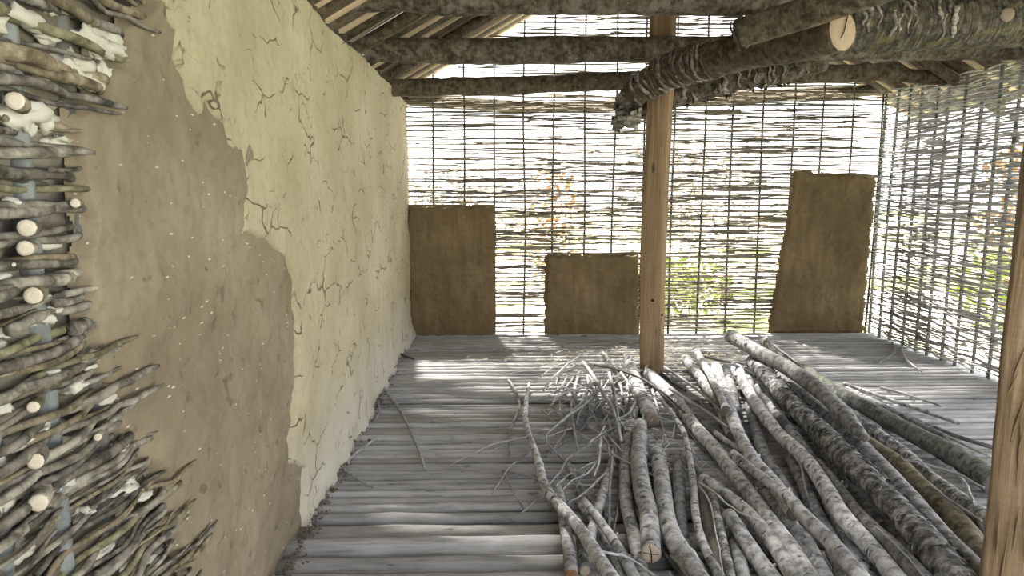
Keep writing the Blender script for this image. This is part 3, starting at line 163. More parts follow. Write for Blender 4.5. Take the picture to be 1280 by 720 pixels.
FILL_STICKS = [[[2.217,3.939,0.016,0.016],[2.225,3.77,0.016,0.015],[2.243,3.603,0.016,0.014],[2.266,3.47,0.016,0.014],[2.305,3.306,0.016,0.013]],[[1.927,3.869,0.014,0.014],[1.966,3.67,0.014,0.014],[2.014,3.473,0.014,0.013],[2.059,3.317,0.014,0.012],[2.124,3.125,0.014,0.011]],[[2.027,4.059,0.021,0.021],[2.043,3.886,0.021,0.02],[2.07,3.715,0.021,0.018],[2.1,3.58,0.021,0.018],[2.148,3.412,0.021,0.016]],[[2.721,5.05,0.014,0.014],[2.788,4.806,0.014,0.013],[2.858,4.563,0.014,0.013],[2.915,4.368,0.014,0.012],[2.989,4.126,0.014,0.011]],[[2.078,4.882,0.017,0.017],[2.096,4.639,0.017,0.016],[2.127,4.398,0.017,0.015],[2.161,4.207,0.017,0.015],[2.217,3.97,0.017,0.014]],[[1.981,4.491,0.018,0.018],[2.054,4.176,0.018,0.017],[2.124,3.861,0.018,0.016],[2.178,3.608,0.018,0.015],[2.243,3.291,0.018,0.014]],[[2.669,4.91,0.017,0.017],[2.688,4.683,0.017,0.016],[2.713,4.456,0.017,0.015],[2.736,4.275,0.017,0.014],[2.77,4.05,0.017,0.014]],[[1.064,3.628,0.02,0.02],[1.084,3.45,0.02,0.019],[1.103,3.273,0.02,0.018],[1.117,3.131,0.02,0.017],[1.135,2.953,0.02,0.016]],[[2.578,5.144,0.02,0.02],[2.632,4.809,0.02,0.018],[2.677,4.474,0.02,0.017],[2.708,4.204,0.02,0.017],[2.738,3.867,0.02,0.016]],[[2.567,4.962,0.019,0.019],[2.569,4.76,0.019,0.018],[2.586,4.56,0.019,0.017],[2.611,4.401,0.019,0.016],[2.657,4.204,0.019,0.015]],[[1.305,3.987,0.015,0.015],[1.308,3.79,0.015,0.014],[1.326,3.594,0.015,0.013],[1.351,3.439,0.015,0.013],[1.396,3.247,0.015,0.012]],[[1.934,4.268,0.023,0.023],[1.969,4.044,0.023,0.022],[2.006,3.82,0.023,0.02],[2.036,3.642,0.023,0.019],[2.076,3.418,0.023,0.018]],[[2.14,4.929,0.022,0.022],[2.157,4.736,0.022,0.021],[2.176,4.543,0.022,0.019],[2.194,4.389,0.022,0.018],[2.217,4.197,0.022,0.017]],[[1.331,4.264,0.024,0.024],[1.341,4.074,0.024,0.023],[1.364,3.886,0.024,0.021],[1.392,3.737,0.024,0.02],[1.439,3.553,0.024,0.019]],[[1.047,3.02,0.017,0.017],[1.095,2.844,0.017,0.016],[1.129,2.665,0.017,0.015],[1.145,2.521,0.017,0.014],[1.152,2.338,0.017,0.013]],[[0.398,3.092,0.015,0.015],[0.442,2.904,0.015,0.014],[0.473,2.715,0.015,0.014],[0.489,2.563,0.015,0.013],[0.499,2.371,0.015,0.012]],[[0.413,3.203,0.015,0.015],[0.456,3.043,0.015,0.014],[0.491,2.881,0.015,0.014],[0.512,2.75,0.015,0.013],[0.529,2.585,0.015,0.012]],[[0.671,3.019,0.014,0.014],[0.676,2.839,0.014,0.014],[0.696,2.661,0.014,0.013],[0.721,2.52,0.014,0.012],[0.765,2.346,0.014,0.011]],[[0.401,3.507,0.014,0.014],[0.423,3.337,0.014,0.013],[0.454,3.17,0.014,0.013],[0.487,3.038,0.014,0.012],[0.537,2.875,0.014,0.011]]]

# ------------------------------------------------------------------ numeric helpers
def _h(ix, iy, iz, seed):
    n = (ix * 374761393 + iy * 668265263 + iz * 2147483647 + seed * 974711) & 0xffffffff
    n = ((n ^ (n >> 13)) * 1274126177) & 0xffffffff
    return ((n ^ (n >> 16)) & 0xffff) / 65535.0
def vnoise(p, seed=0):
    p = np.asarray(p, float)
    i = np.floor(p).astype(np.int64); f = p - i; f = f * f * (3 - 2 * f)
    r = 0
    for dx in (0, 1):
        wx = f[..., 0] if dx else 1 - f[..., 0]
        for dy in (0, 1):
            wy = f[..., 1] if dy else 1 - f[..., 1]
            for dz in (0, 1):
                wz = f[..., 2] if dz else 1 - f[..., 2]
                r = r + wx * wy * wz * _h(i[..., 0] + dx, i[..., 1] + dy, i[..., 2] + dz, seed)
    return r * 2 - 1
def fbm(p, seed=0, oct=3):
    p = np.asarray(p, float); a = 1.0; r = 0
    for k in range(oct):
        r = r + a * vnoise(p * 2 ** k + 17.3 * k, seed + k); a *= 0.5
    return r

def smooth_path(pts, n, smooth=2):
    p = np.asarray(pts, float)
    s = np.r_[0, np.cumsum(np.linalg.norm(np.diff(p[:, :3], axis=0), axis=1))]
    t = np.linspace(0, s[-1], n)
    q = np.stack([np.interp(t, s, p[:, k]) for k in range(p.shape[1])], 1)
    for _ in range(smooth):
        q[1:-1] = .25 * q[:-2] + .5 * q[1:-1] + .25 * q[2:]
    return q

def tube(pts, rad, sides=10, rough=0.0, rscale=8.0, lump=0.0, seed=0, caps=True, section=None):
    """swept tube: verts, faces, and a straightened coordinate (around, around, along) per vertex"""
    P = np.asarray(pts, float)[:, :3]; n = len(P)
    R = np.broadcast_to(np.asarray(rad, float), (n,))
    T = np.gradient(P, axis=0); T /= np.linalg.norm(T, axis=1)[:, None] + 1e-12
    up = np.array([0, 0, 1.0]) if abs(T[0, 2]) < .9 else np.array([0, -1.0, 0])
    N = np.zeros_like(P); v = up - T[0] * (up @ T[0]); v /= np.linalg.norm(v); N[0] = v
    for i in range(1, n):
        v = N[i - 1] - T[i] * (N[i - 1] @ T[i]); N[i] = v / np.linalg.norm(v)
    Bn = np.cross(T, N)
    s = np.r_[0, np.cumsum(np.linalg.norm(np.diff(P, axis=0), axis=1))]
    a = np.arange(sides) / sides * 2 * np.pi
    ca, sa = (np.cos(a), np.sin(a)) if section is None else (section[:, 0], section[:, 1])
    lp = np.stack([np.broadcast_to(ca, (n, sides)) * R[:, None], np.broadcast_to(sa, (n, sides)) * R[:, None],
                   np.broadcast_to(s[:, None], (n, sides))], -1)
    k = np.ones((n, sides))
    if rough: k += rough * fbm(lp * rscale, seed, 3)
    if lump: k += lump * vnoise(np.stack([np.broadcast_to(s[:, None] * 3, (n, sides)), lp[..., 0] * 6, lp[..., 1] * 6], -1), seed + 9)
    V = P[:, None] + (N[:, None] * ca[None, :, None] + Bn[:, None] * sa[None, :, None]) * (R[:, None] * k)[..., None]
    idx = np.arange(n * sides).reshape(n, sides)
    nx = np.roll(idx, -1, 1)
    F = np.stack([idx[:-1], nx[:-1], nx[1:], idx[1:]], -1).reshape(-1, 4).tolist()
    if caps:
        F.append(idx[0][::-1].tolist()); F.append(idx[-1].tolist())
    return V.reshape(-1, 3), F, lp.reshape(-1, 3)

class Geo:
    def __init__(s): s.v = []; s.f = []; s.l = []; s.n = 0
    def add(s, V, F, L=None):
        V = np.asarray(V, float)
        s.v.append(V); s.f += [[i + s.n for i in f] for f in F]
        s.l.append(np.asarray(L, float) if L is not None else V); s.n += len(V)
        return s
    def mesh(s, name, mat, smooth=True, origin=None):
        V = np.concatenate(s.v); L = np.concatenate(s.l)
        if origin is not None: V = V - np.asarray(origin)
        me = bpy.data.meshes.new(name)
        me.from_pydata(V.tolist(), [], s.f)
        at = me.attributes.new('lp', 'FLOAT_VECTOR', 'POINT')
        at.data.foreach_set('vector', L.astype(np.float32).ravel())
        if smooth: me.polygons.foreach_set('use_smooth', [True] * len(me.polygons))
        me.materials.append(mat)
        return me

def link(name, me, parent=None, loc=(0, 0, 0), rot=(0, 0, 0)):
    o = bpy.data.objects.new(name, me)
    COL.objects.link(o)
    o.location = loc; o.rotation_euler = rot
    if parent is not None: o.parent = parent
    return o
def tag(o, label, cat, group=None):
    o['label'] = label; o['category'] = cat
    if group: o['group'] = group
    return o
def structure(name, me=None, loc=(0, 0, 0)):
    o = link(name, me, None, loc); o['kind'] = 'structure'
    return o
def box(x0, x1, y0, y1, z0, z1):
    V = [(x, y, z) for z in (z0, z1) for y in (y0, y1) for x in (x0, x1)]
    return V, [[0, 2, 3, 1], [4, 5, 7, 6], [0, 1, 5, 4], [1, 3, 7, 5], [3, 2, 6, 7], [2, 0, 4, 6]]
def disc(c, nrm, r, sides=14, dome=.06, seed=0, thick=.004):
    """a cut face: slightly uneven round end, with its own thin rim"""
    c = np.asarray(c, float); nrm = np.asarray(nrm, float); nrm = nrm / np.linalg.norm(nrm)
    up = np.array([0, 0, 1.0]) if abs(nrm[2]) < .9 else np.array([0, 1.0, 0])
    a = np.cross(up, nrm); a /= np.linalg.norm(a); b = np.cross(nrm, a)
    V = [c + nrm * (thick + dome * r * .4)]; L = [(0, 0, 0)]; F = []
    for j, (q, h) in enumerate(((.5, thick + dome * r * .3), (.93, thick), (1.0, -thick * .3))):
        for i in range(sides):
            t = i / sides * 2 * math.pi
            k = r * q * (1 + .03 * math.sin(3 * t + seed))
            V.append(c + a * math.cos(t) * k + b * math.sin(t) * k + nrm * h); L.append((math.cos(t) * k, math.sin(t) * k, 0))
    for i in range(sides):
        F.append([0, 1 + i, 1 + (i + 1) % sides])
        for j in range(2):
            o = 1 + j * sides
            F.append([o + i, o + sides + i, o + sides + (i + 1) % sides, o + (i + 1) % sides])
    return V, F, L

# ------------------------------------------------------------------ materials
class NT:
    def __init__(s, name):
        s.m = bpy.data.materials.new(name); s.m.use_nodes = True
        s.t = s.m.node_tree; s.b = s.t.nodes['Principled BSDF']
        s.b.inputs['Roughness'].default_value = .85
        s.b.inputs['Specular IOR Level'].default_value = .25
    def n(s, typ, **kw):
        x = s.t.nodes.new(typ)
        for k, v in kw.items(): setattr(x, k, v)
        return x
    def put(s, sock, v):
        if isinstance(v, bpy.types.NodeSocket): s.t.links.new(v, sock)
        elif v is not None: sock.default_value = v
    def lp(s, scale=(1, 1, 1), rnd=True):
        a = s.n('ShaderNodeAttribute', attribute_name='lp').outputs['Vector']
        return s.xf(a, scale, rnd)
    def oc(s, scale=(1, 1, 1), rnd=False):
        return s.xf(s.n('ShaderNodeTexCoord').outputs['Object'], scale, rnd)
    def xf(s, a, scale, rnd):
        m = s.n('ShaderNodeMapping'); s.put(m.inputs['Vector'], a); m.inputs['Scale'].default_value = scale
        o = m.outputs[0]
        if rnd:
            oi = s.n('ShaderNodeObjectInfo'); mu = s.n('ShaderNodeVectorMath', operation='SCALE')
            mu.inputs[0].default_value = (31.7, 17.3, 57.1); s.put(mu.inputs['Scale'], oi.outputs['Random'])
            ad = s.n('ShaderNodeVectorMath', operation='ADD'); s.put(ad.inputs[0], o); s.put(ad.inputs[1], mu.outputs[0]); o = ad.outputs[0]
        return o
    def noise(s, vec, scale, detail=4, rough=.55, dist=0.0):
        x = s.n('ShaderNodeTexNoise'); s.put(x.inputs['Vector'], vec)
        x.inputs['Scale'].default_value = scale; x.inputs['Detail'].default_value = detail
        x.inputs['Roughness'].default_value = rough; x.inputs['Distortion'].default_value = dist
        return x.outputs['Fac']
    def voro(s, vec, scale, feature='F1', rnd=1.0):
        x = s.n('ShaderNodeTexVoronoi', feature=feature); s.put(x.inputs['Vector'], vec); x.inputs['Scale'].default_value = scale
        x.inputs['Randomness'].default_value = rnd
        return x.outputs['Distance']
    def ramp(s, fac, stops):
        x = s.n('ShaderNodeValToRGB'); s.put(x.inputs[0], fac); e = x.color_ramp.elements
        while len(e) < len(stops): e.new(.5)
        for i, (p, c) in enumerate(stops):
            e[i].position = p; e[i].color = (*c, 1) if not isinstance(c, (int, float)) else (c, c, c, 1)
        return x.outputs[0]
    def mix(s, fac, a, b, blend='MIX'):
        x = s.n('ShaderNodeMix', data_type='RGBA', blend_type=blend); s.put(x.inputs[0], fac)
        for sock, v in ((x.inputs[6], a), (x.inputs[7], b)):
            s.put(sock, (*v, 1) if isinstance(v, tuple) and len(v) == 3 else v)
        return x.outputs[2]
    def math(s, op, a, b=None):
        x = s.n('ShaderNodeMath', operation=op); s.put(x.inputs[0], a)
        if b is not None: s.put(x.inputs[1], b)
        return x.outputs[0]
    def vary(s, col, amount=.25):
        oi = s.n('ShaderNodeObjectInfo')
        mr = s.n('ShaderNodeMapRange'); s.put(mr.inputs[0], oi.outputs['Random'])
        mr.inputs[3].default_value = 1 - amount; mr.inputs[4].default_value = 1 + amount
        h = s.n('ShaderNodeHueSaturation'); s.put(h.inputs['Color'], col); s.put(h.inputs['Value'], mr.outputs[0])
        return h.outputs[0]
    def out(s, col, bump=None, strength=.4, dist=.01, rough=None):
        s.put(s.b.inputs['Base Color'], (*col, 1) if isinstance(col, tuple) else col)
        if bump is not None:
            b = s.n('ShaderNodeBump'); b.inputs['Strength'].default_value = strength; b.inputs['Distance'].default_value = dist
            s.put(b.inputs['Height'], bump); s.put(s.b.inputs['Normal'], b.outputs[0])
        if rough is not None: s.put(s.b.inputs['Roughness'], rough)
        return s.m

def bark(name, dark, mid, light, ring=.5, scar=.5, patch=(0, 0, 0), patch_amt=0.0, vary=.18, bump=.5):
    """bark in straightened log coordinates: fine mottling, rings and short cross scars, lichen or moss patches"""
    t = NT(name)
    if max(light) - min(light) < .045: dark, mid, light = [(c[0] * .97, c[1] * .995, c[2] * 1.05) for c in (dark, mid, light)]
    v = t.lp()
    f1 = t.noise(v, 22, 5, .6)
    col = t.ramp(f1, [(.36, dark), (.48, mid), (.62, light)])
    rg = t.noise(t.lp((6, 6, 60)), 1.0, 3, .6, .4)                     # bands across the log
    col = t.mix(t.math('MULTIPLY', t.ramp(rg, [(.42, 1.0), (.55, 0.0)]), ring), col, dark)
    sc = t.noise(t.lp((14, 14, 55)), 1.0, 2, .5, 0.2)                  # dark lens shaped scars
    scm = t.ramp(sc, [(.645, 0.0), (.69, 1.0)])
    col = t.mix(t.math('MULTIPLY', scm, scar), col, tuple(c * .18 for c in dark))
    eye = t.math('MULTIPLY', t.ramp(t.voro(t.lp((5, 5, 6)), 2.2), [(.10, 1.0), (.17, 0.0)]), scar)
    col = t.mix(eye, col, tuple(c * .15 for c in dark))
    ltm = t.ramp(t.noise(t.lp((20, 20, 16)), 1.0, 4, .65), [(.58, 0.0), (.70, 1.0)])
    col = t.mix(t.math('MULTIPLY', ltm, .55), col, tuple(min(1, c * 1.5) for c in light))
    if patch_amt:
        pm = t.ramp(t.noise(v, 9, 4, .6), [(.5, 0.0), (.62, 1.0)])
        col = t.mix(t.math('MULTIPLY', pm, patch_amt), col, patch)
    col = t.vary(col, vary)
    bp = t.math('ADD', t.math('MULTIPLY', f1, .6), t.math('SUBTRACT', t.math('MULTIPLY', rg, ring * 1.2), t.math('ADD', t.math('MULTIPLY', scm, scar * .8), t.math('MULTIPLY', eye, .5))))
    return t.out(col, bp, min(1.0, bump * 1.4), .016)

M = {}
M['bark_grey'] = bark('grey smooth bark', (.15, .148, .143), (.36, .356, .346), (.54, .533, .52), .14, .8)
M['bark_light'] = bark('pale grey bark', (.19, .188, .184), (.45, .444, .434), (.66, .652, .64), .12, .85)
M['bark_dark'] = bark('dark grey bark', (.10, .098, .095), (.22, .217, .212), (.34, .335, .328), .12, .6)
M['bark_rough'] = bark('rough birch bark', (.05, .049, .047), (.21, .207, .2), (.52, .513, .5), .5, .7, bump=1.0)
M['bark_moss'] = bark('mossy green bark', (.07, .072, .06), (.17, .172, .15), (.29, .29, .27), .4, .6, (.11, .125, .075), .6)
M['bark_olive'] = bark('olive brown bark', (.075, .066, .045), (.16, .142, .10), (.24, .22, .165), .35, .4)
M['bark_beam'] = bark('lichened beam bark', (.036, .029, .02), (.084, .069, .049), (.15, .128, .096), .4, .4, (.25, .235, .205), .45, .1)
M['bark_brown'] = bark('brown beam bark', (.04, .03, .019), (.09, .068, .044), (.15, .12, .082), .4, .5, (.17, .155, .12), .3, .1)
M['bark_birch'] = bark('dark birch bark with pale scars', (.02, .017, .013), (.06, .052, .04), (.125, .11, .085), .7, .3, (.13, .095, .035), .4, .05, .8)

def cut_wood(name, base, dark):
    t = NT(name); v = t.lp(rnd=False)
    w = t.n('ShaderNodeTexWave', wave_type='RINGS', rings_direction='Z'); t.put(w.inputs['Vector'], v)
    w.inputs['Scale'].default_value = 45; w.inputs['Distortion'].default_value = 2.5
    col = t.mix(t.math('MULTIPLY', w.outputs['Fac'], .35), base, dark)
    n = t.noise(t.lp(), 40, 3)
    col = t.mix(t.ramp(n, [(.4, 0.0), (.75, .5)]), col, dark)
    return t.out(col, n, .3, .004)
M['cut'] = cut_wood('pale cut wood', (.52, .44, .36), (.3, .23, .17))
M['cut_brown'] = cut_wood('brown cut wood', (.26, .205, .16), (.16, .12, .09))
M['cut_red'] = cut_wood('reddish cut wood', (.30, .15, .08), (.17, .09, .05))
M['cut_pale'] = cut_wood('cream cut rod wood', (.78, .71, .59), (.58, .5, .39))
M['cut_tan'] = cut_wood('tan cut wood', (.40, .31, .235), (.25, .18, .125))
M['cut_grey'] = cut_wood('weathered grey cut wood', (.13, .12, .108), (.08, .073, .066))
M['crack'] = NT('dark wood crack').out((.02, .016, .012))

def twigmat(name, dark, light, vary=.3):
    t = NT(name); n = t.noise(t.lp((20, 20, 9)), 1.5, 4, .6)
    col = t.vary(t.ramp(n, [(.3, dark), (.7, light)]), vary)
    return t.out(col, n, .4, .004)
M['twig'] = twigmat('grey twig bark', (.185, .187, .188), (.49, .492, .495))
M['twig_dark'] = twigmat('dark twig bark', (.05, .048, .045), (.13, .125, .118))
M['withy_back'] = twigmat('brown withy bark', (.10, .085, .065), (.33, .29, .235), .5)
M['withy_right'] = twigmat('silver grey withy bark', (.26, .255, .245), (.58, .57, .55), .35)
M['stake'] = twigmat('stake bark', (.05, .044, .036), (.13, .115, .095), .3)
M['stake_grey'] = twigmat('grey stake bark', (.10, .10, .095), (.2, .198, .185), .2)
M['stake_blue'] = twigmat('blue grey stake bark', (.13, .142, .145), (.27, .29, .29), .15)
M['rod_grey'] = bark('grey hedge rod bark', (.085, .076, .063), (.20, .182, .152), (.34, .315, .27), .15, .16, vary=.25)
M['rod_brown'] = bark('brown hedge rod bark', (.09, .071, .046), (.2, .163, .11), (.32, .272, .195), .15, .16, vary=.25)
M['rod_dark'] = bark('dark hedge rod bark', (.045, .04, .034), (.13, .116, .1), (.25, .228, .2), .2, .16, vary=.25)
M['rod_olive'] = bark('olive hedge rod bark', (.09, .085, .05), (.19, .178, .11), (.29, .275, .185), .15, .14, vary=.2)

def polemat(name, dark, mid, light):
    t = NT(name)
    st = t.noise(t.oc((4, 70, 70), True), 1.0, 5, .65)
    pt = t.noise(t.oc((5, 9, 9), True), 1.0, 3, .6)
    col = t.ramp(st, [(.2, dark), (.45, mid), (.9, light)])
    col = t.mix(t.ramp(pt, [(.45, 0.0), (.75, .5)]), col, light)
    kn = t.ramp(t.noise(t.oc((7, 20, 20), True), 1.0, 2), [(.68, 0.0), (.74, 1.0)])
    col = t.mix(t.math('MULTIPLY', kn, .6), col, tuple(c * .4 for c in dark))
    return t.out(t.vary(col, .2), st, .35, .006, .8)
M['pole'] = polemat('weathered grey pole', (.108, .109, .112), (.29, .292, .297), (.5, .502, .51))
M['pole2'] = polemat('weathered brownish pole', (.108, .105, .103), (.265, .26, .254), (.455, .448, .44))
M['weathered'] = polemat('weathered barkless log', (.07, .064, .054), (.14, .13, .112), (.22, .206, .18))
M['plank_pale'] = polemat('pale sawn board', (.30, .22, .145), (.46, .36, .25), (.6, .49, .36))
M['slab'] = bark('dark roof slab', (.035, .024, .014), (.075, .054, .034), (.12, .092, .062), .1, .3, (.11, .10, .075), .45, .25)
M['rafter'] = M['bark_brown']

def daub(name, a, b, c, chips, crackamt=0.0, streak=.3, low_tint=None):
    t = NT(name); v = t.oc()
    big = t.noise(v, 1.6, 5, .6)
    fine = t.noise(v, 28, 6, .65)
    col = t.ramp(big, [(.3, a), (.5, b), (.7, c)])
    vs = t.noise(t.oc((7, 7, 1.1)), 2.0, 4, .6)                        # trowel and hand streaks down the wall
    col = t.mix(t.math('MULTIPLY', t.ramp(vs, [(.4, 1.0), (.6, 0.0)]), streak), col, a)
    col = t.mix(t.math('MULTIPLY', t.ramp(fine, [(.35, 1.0), (.5, 0.0)]), .3), col, tuple(x * .7 for x in a))
    h = t.math('ADD', t.math('MULTIPLY', big, 1.0), t.math('MULTIPLY', fine, .35))
    if low_tint:                                                          # whiter and less yellow towards the bottom of the coat
        sp = t.n('ShaderNodeSeparateXYZ'); t.put(sp.inputs[0], v)
        zz = t.math('ADD', sp.outputs['Z'], t.math('MULTIPLY', t.noise(v, 2.2, 3), .9))
        col = t.mix(t.math('MULTIPLY', t.ramp(zz, [(.45, 1.0), (1.0, 0.0)]), .8), col, low_tint)
    if chips:
        cv = t.voro(t.oc((1, .34, 1.15)), 40)
        gate = t.ramp(t.noise(v, 11, 2), [(.52, 0.0), (.56, 1.0)])
        cm = t.math('MULTIPLY', t.ramp(cv, [(.09, 1.0), (.15, 0.0)]), gate)
        col = t.mix(t.math('MULTIPLY', cm, .8), col, chips)
        pit = t.ramp(t.noise(v, 13, 2), [(.28, 1.0), (.34, 0.0)])
        col = t.mix(t.math('MULTIPLY', pit, .5), col, tuple(x * .45 for x in a))
        h = t.math('SUBTRACT', h, t.math('MULTIPLY', pit, .4))
    if crackamt:
        wob = t.n('ShaderNodeTexNoise'); t.put(wob.inputs['Vector'], v); wob.inputs['Scale'].default_value = 9
        sub = t.n('ShaderNodeVectorMath', operation='MULTIPLY_ADD'); t.put(sub.inputs[0], wob.outputs['Color']); sub.inputs[1].default_value = (.12, .12, .12)
        t.put(sub.inputs[2], t.xf(t.n('ShaderNodeTexCoord').outputs['Object'], (1, .75, 1.25), False))
        e = t.voro(sub.outputs[0], 4.2, 'DISTANCE_TO_EDGE')
        gate = t.ramp(t.noise(t.oc((3.6, 3.0, 5.5)), 1.0, 3), [(.50, 0.0), (.56, 1.0)])
        cm = t.math('MULTIPLY', t.ramp(e, [(.009, 1.0), (.02, 0.0)]), gate)
        e2 = t.voro(sub.outputs[0], 9.5, 'DISTANCE_TO_EDGE')
        gate2 = t.ramp(t.noise(t.oc((5, 4, 8)), 1.0, 3), [(.60, 0.0), (.66, 1.0)])
        cm2 = t.math('MULTIPLY', t.ramp(e2, [(.010, .85), (.024, 0.0)]), gate2)
        cm = t.math('MAXIMUM', cm, cm2)
        col = t.mix(t.math('MULTIPLY', cm, crackamt), col, tuple(x * .25 for x in a))
        h = t.math('SUBTRACT', h, t.math('MULTIPLY', cm, 1.5))
    return t.out(col, h, .55, .012, .95)
M['clay'] = daub('brown clay daub', (.185, .15, .102), (.262, .216, .152), (.34, .287, .21), (.68, .62, .48), 0, .2)
M['infill'] = daub('grey brown clay packing', (.10, .085, .065), (.2, .175, .14), (.34, .31, .26), None, 0, .1)
M['lime'] = daub('pale yellow lime daub', (.37, .32, .21), (.45, .40, .275), (.53, .48, .35), None, .85, .25, (.56, .545, .48))
M['panel'] = daub('brown clay panel', (.12, .085, .042), (.175, .127, .068), (.24, .178, .102), None, 0, .45)
M['chink'] = daub('white lime chinking', (.5, .48, .41), (.62, .6, .53), (.74, .72, .66), None)
M['shade_earth'] = daub('dark earth', (.012, .010, .008), (.02, .017, .014), (.03, .026, .021), None)  # near black so the gaps between poles look shaded

def oak(name, dark, mid, light, knots=.75):
    t = NT(name)
    st = t.noise(t.lp((38, 38, 1.6), False), 1.0, 6, .7, .15)
    big = t.noise(t.lp((9, 9, .7), False), 1.0, 4, .6, .1)
    col = t.ramp(st, [(.3, dark), (.5, mid), (.68, light)])
    col = t.mix(t.ramp(big, [(.45, 0.0), (.75, .45)]), col, light)
    saw = t.noise(t.lp((3, 3, 70), False), 1.0, 2)
    col = t.mix(t.math('MULTIPLY', t.ramp(saw, [(.4, 1.0), (.5, 0.0)]), .12), col, dark)
    kn = t.ramp(t.voro(t.lp((7, 7, 2.4), False), 1.0), [(.07, 1.0), (.14, 0.0)])
    col = t.mix(t.math('MULTIPLY', kn, knots), col, tuple(c * .35 for c in dark))
    return t.out(col, t.math('ADD', st, t.math('MULTIPLY', kn, -.4)), .8, .012, .75)
M['oak'] = oak('oak post', (.15, .095, .05), (.26, .175, .098), (.37, .265, .16))
M['oak_near'] = oak('riven oak post', (.085, .052, .026), (.25, .172, .1), (.40, .29, .18), .2)
M['curl'] = bark('curled bark', (.10, .085, .07), (.20, .175, .15), (.34, .31, .28), .6, .3, vary=.3)

t = NT('lawn'); v = t.oc()
g = t.noise(v, .35, 4); g2 = t.noise(v, 14, 4)
col = t.mix(t.ramp(g, [(.50, 0.0), (.56, 1.0)]), (.5, .49, .45), t.ramp(g2, [(.3, (.10, .15, .03)), (.7, (.28, .33, .09))]))
M['lawn'] = t.out(col, g2, .4, .05)
def leafmat(name, a, b):
    t = NT(name); n = t.noise(t.oc(), 9, 3)
    return t.out(t.ramp(n, [(.3, a), (.7, b)]))
M['leaf_green'] = leafmat('yellow green leaves', (.16, .22, .03), (.34, .38, .08))
M['leaf_deep'] = leafmat('deep green leaves', (.05, .09, .02), (.12, .17, .05))
M['leaf_russet'] = leafmat('russet leaves', (.20, .095, .03), (.36, .2, .07))
M['leaf_pale'] = leafmat('grey brown twiggy growth', (.16, .14, .11), (.34, .31, .26))
M['straw'] = twigmat('pale straw', (.5, .46, .36), (.78, .74, .62), .1)  # kept bright to stand in for white glints by the post
M['crumb'] = NT('dark clay crumb').out((.13, .105, .075))

# ------------------------------------------------------------------ floor of poles
XL, XR, YB = -0.9, 4.0, 7.05
floor = structure('floor', Geo().add(*box(-1.05, 4.15, -1.0, 7.25, -.16, -.1)).mesh('floor', M['shade_earth'], False))
def pole_mesh(L, r, seed, flat=.95):
    n = max(8, int(L / .14))
    x = np.linspace(0, L, n)
    rs = np.random.RandomState(seed)
    path = np.stack([x, .006 * np.cumsum(rs.randn(n)) * .4, .004 * rs.randn(n)], 1)
    path[:, 1] -= np.linspace(path[0, 1], path[-1, 1], n); path = smooth_path(path, n, 2)
    R = r * (1 + .10 * (0.5 - x / L) + .05 * rs.randn(n))
    V, F, Lp = tube(path, R, 9, .07, 9, .07, seed)
    V[:, 2] = V[:, 2] * flat
    return Geo().add(V, F, Lp).mesh('pole', M['pole'] if seed % 4 else M['pole2'])
cls = {'far': (.017, .034), 'mid': (.016, .037), 'near': (.034, .052)}
pm = {}
for k, (a, b) in cls.items():
    for s_ in range(7):
        r = a + (b - a) * s_ / 6
        for L in (2.0, 3.1):
            pm.setdefault(k, []).append((L, r, pole_mesh(L, r, len(pm.get(k, [])) + 31 * len(k) + s_)))
y = 1.5
rs = random.Random(5)
while y < 7.02:
    k = 'near' if y < 2.95 else ('mid' if y < 4.6 else 'far')
    mlong = [m for m in pm[k] if m[0] > 2.5]; mshort = [m for m in pm[k] if m[0] < 2.5]
    i = rs.randrange(7)
    A_, B_ = (mlong[i], mshort[i]) if rs.random() < .5 else (mshort[i], mlong[i])
    r = A_[1]
    y += r * rs.uniform(1.24, 1.5)
    x0 = XL - .03 + rs.uniform(-.03, .02)
    top = rs.uniform(-.016, 0)
    for (L, rr, me), xx in ((A_, x0), (B_, x0 + A_[0] - .06)):
        link('pole', me, floor, (xx, y + (rs.uniform(-.006, .006)), top - rr * .98), (0, 0, rs.uniform(-.006, .006)))
    y += r * rs.uniform(1.24, 1.5)

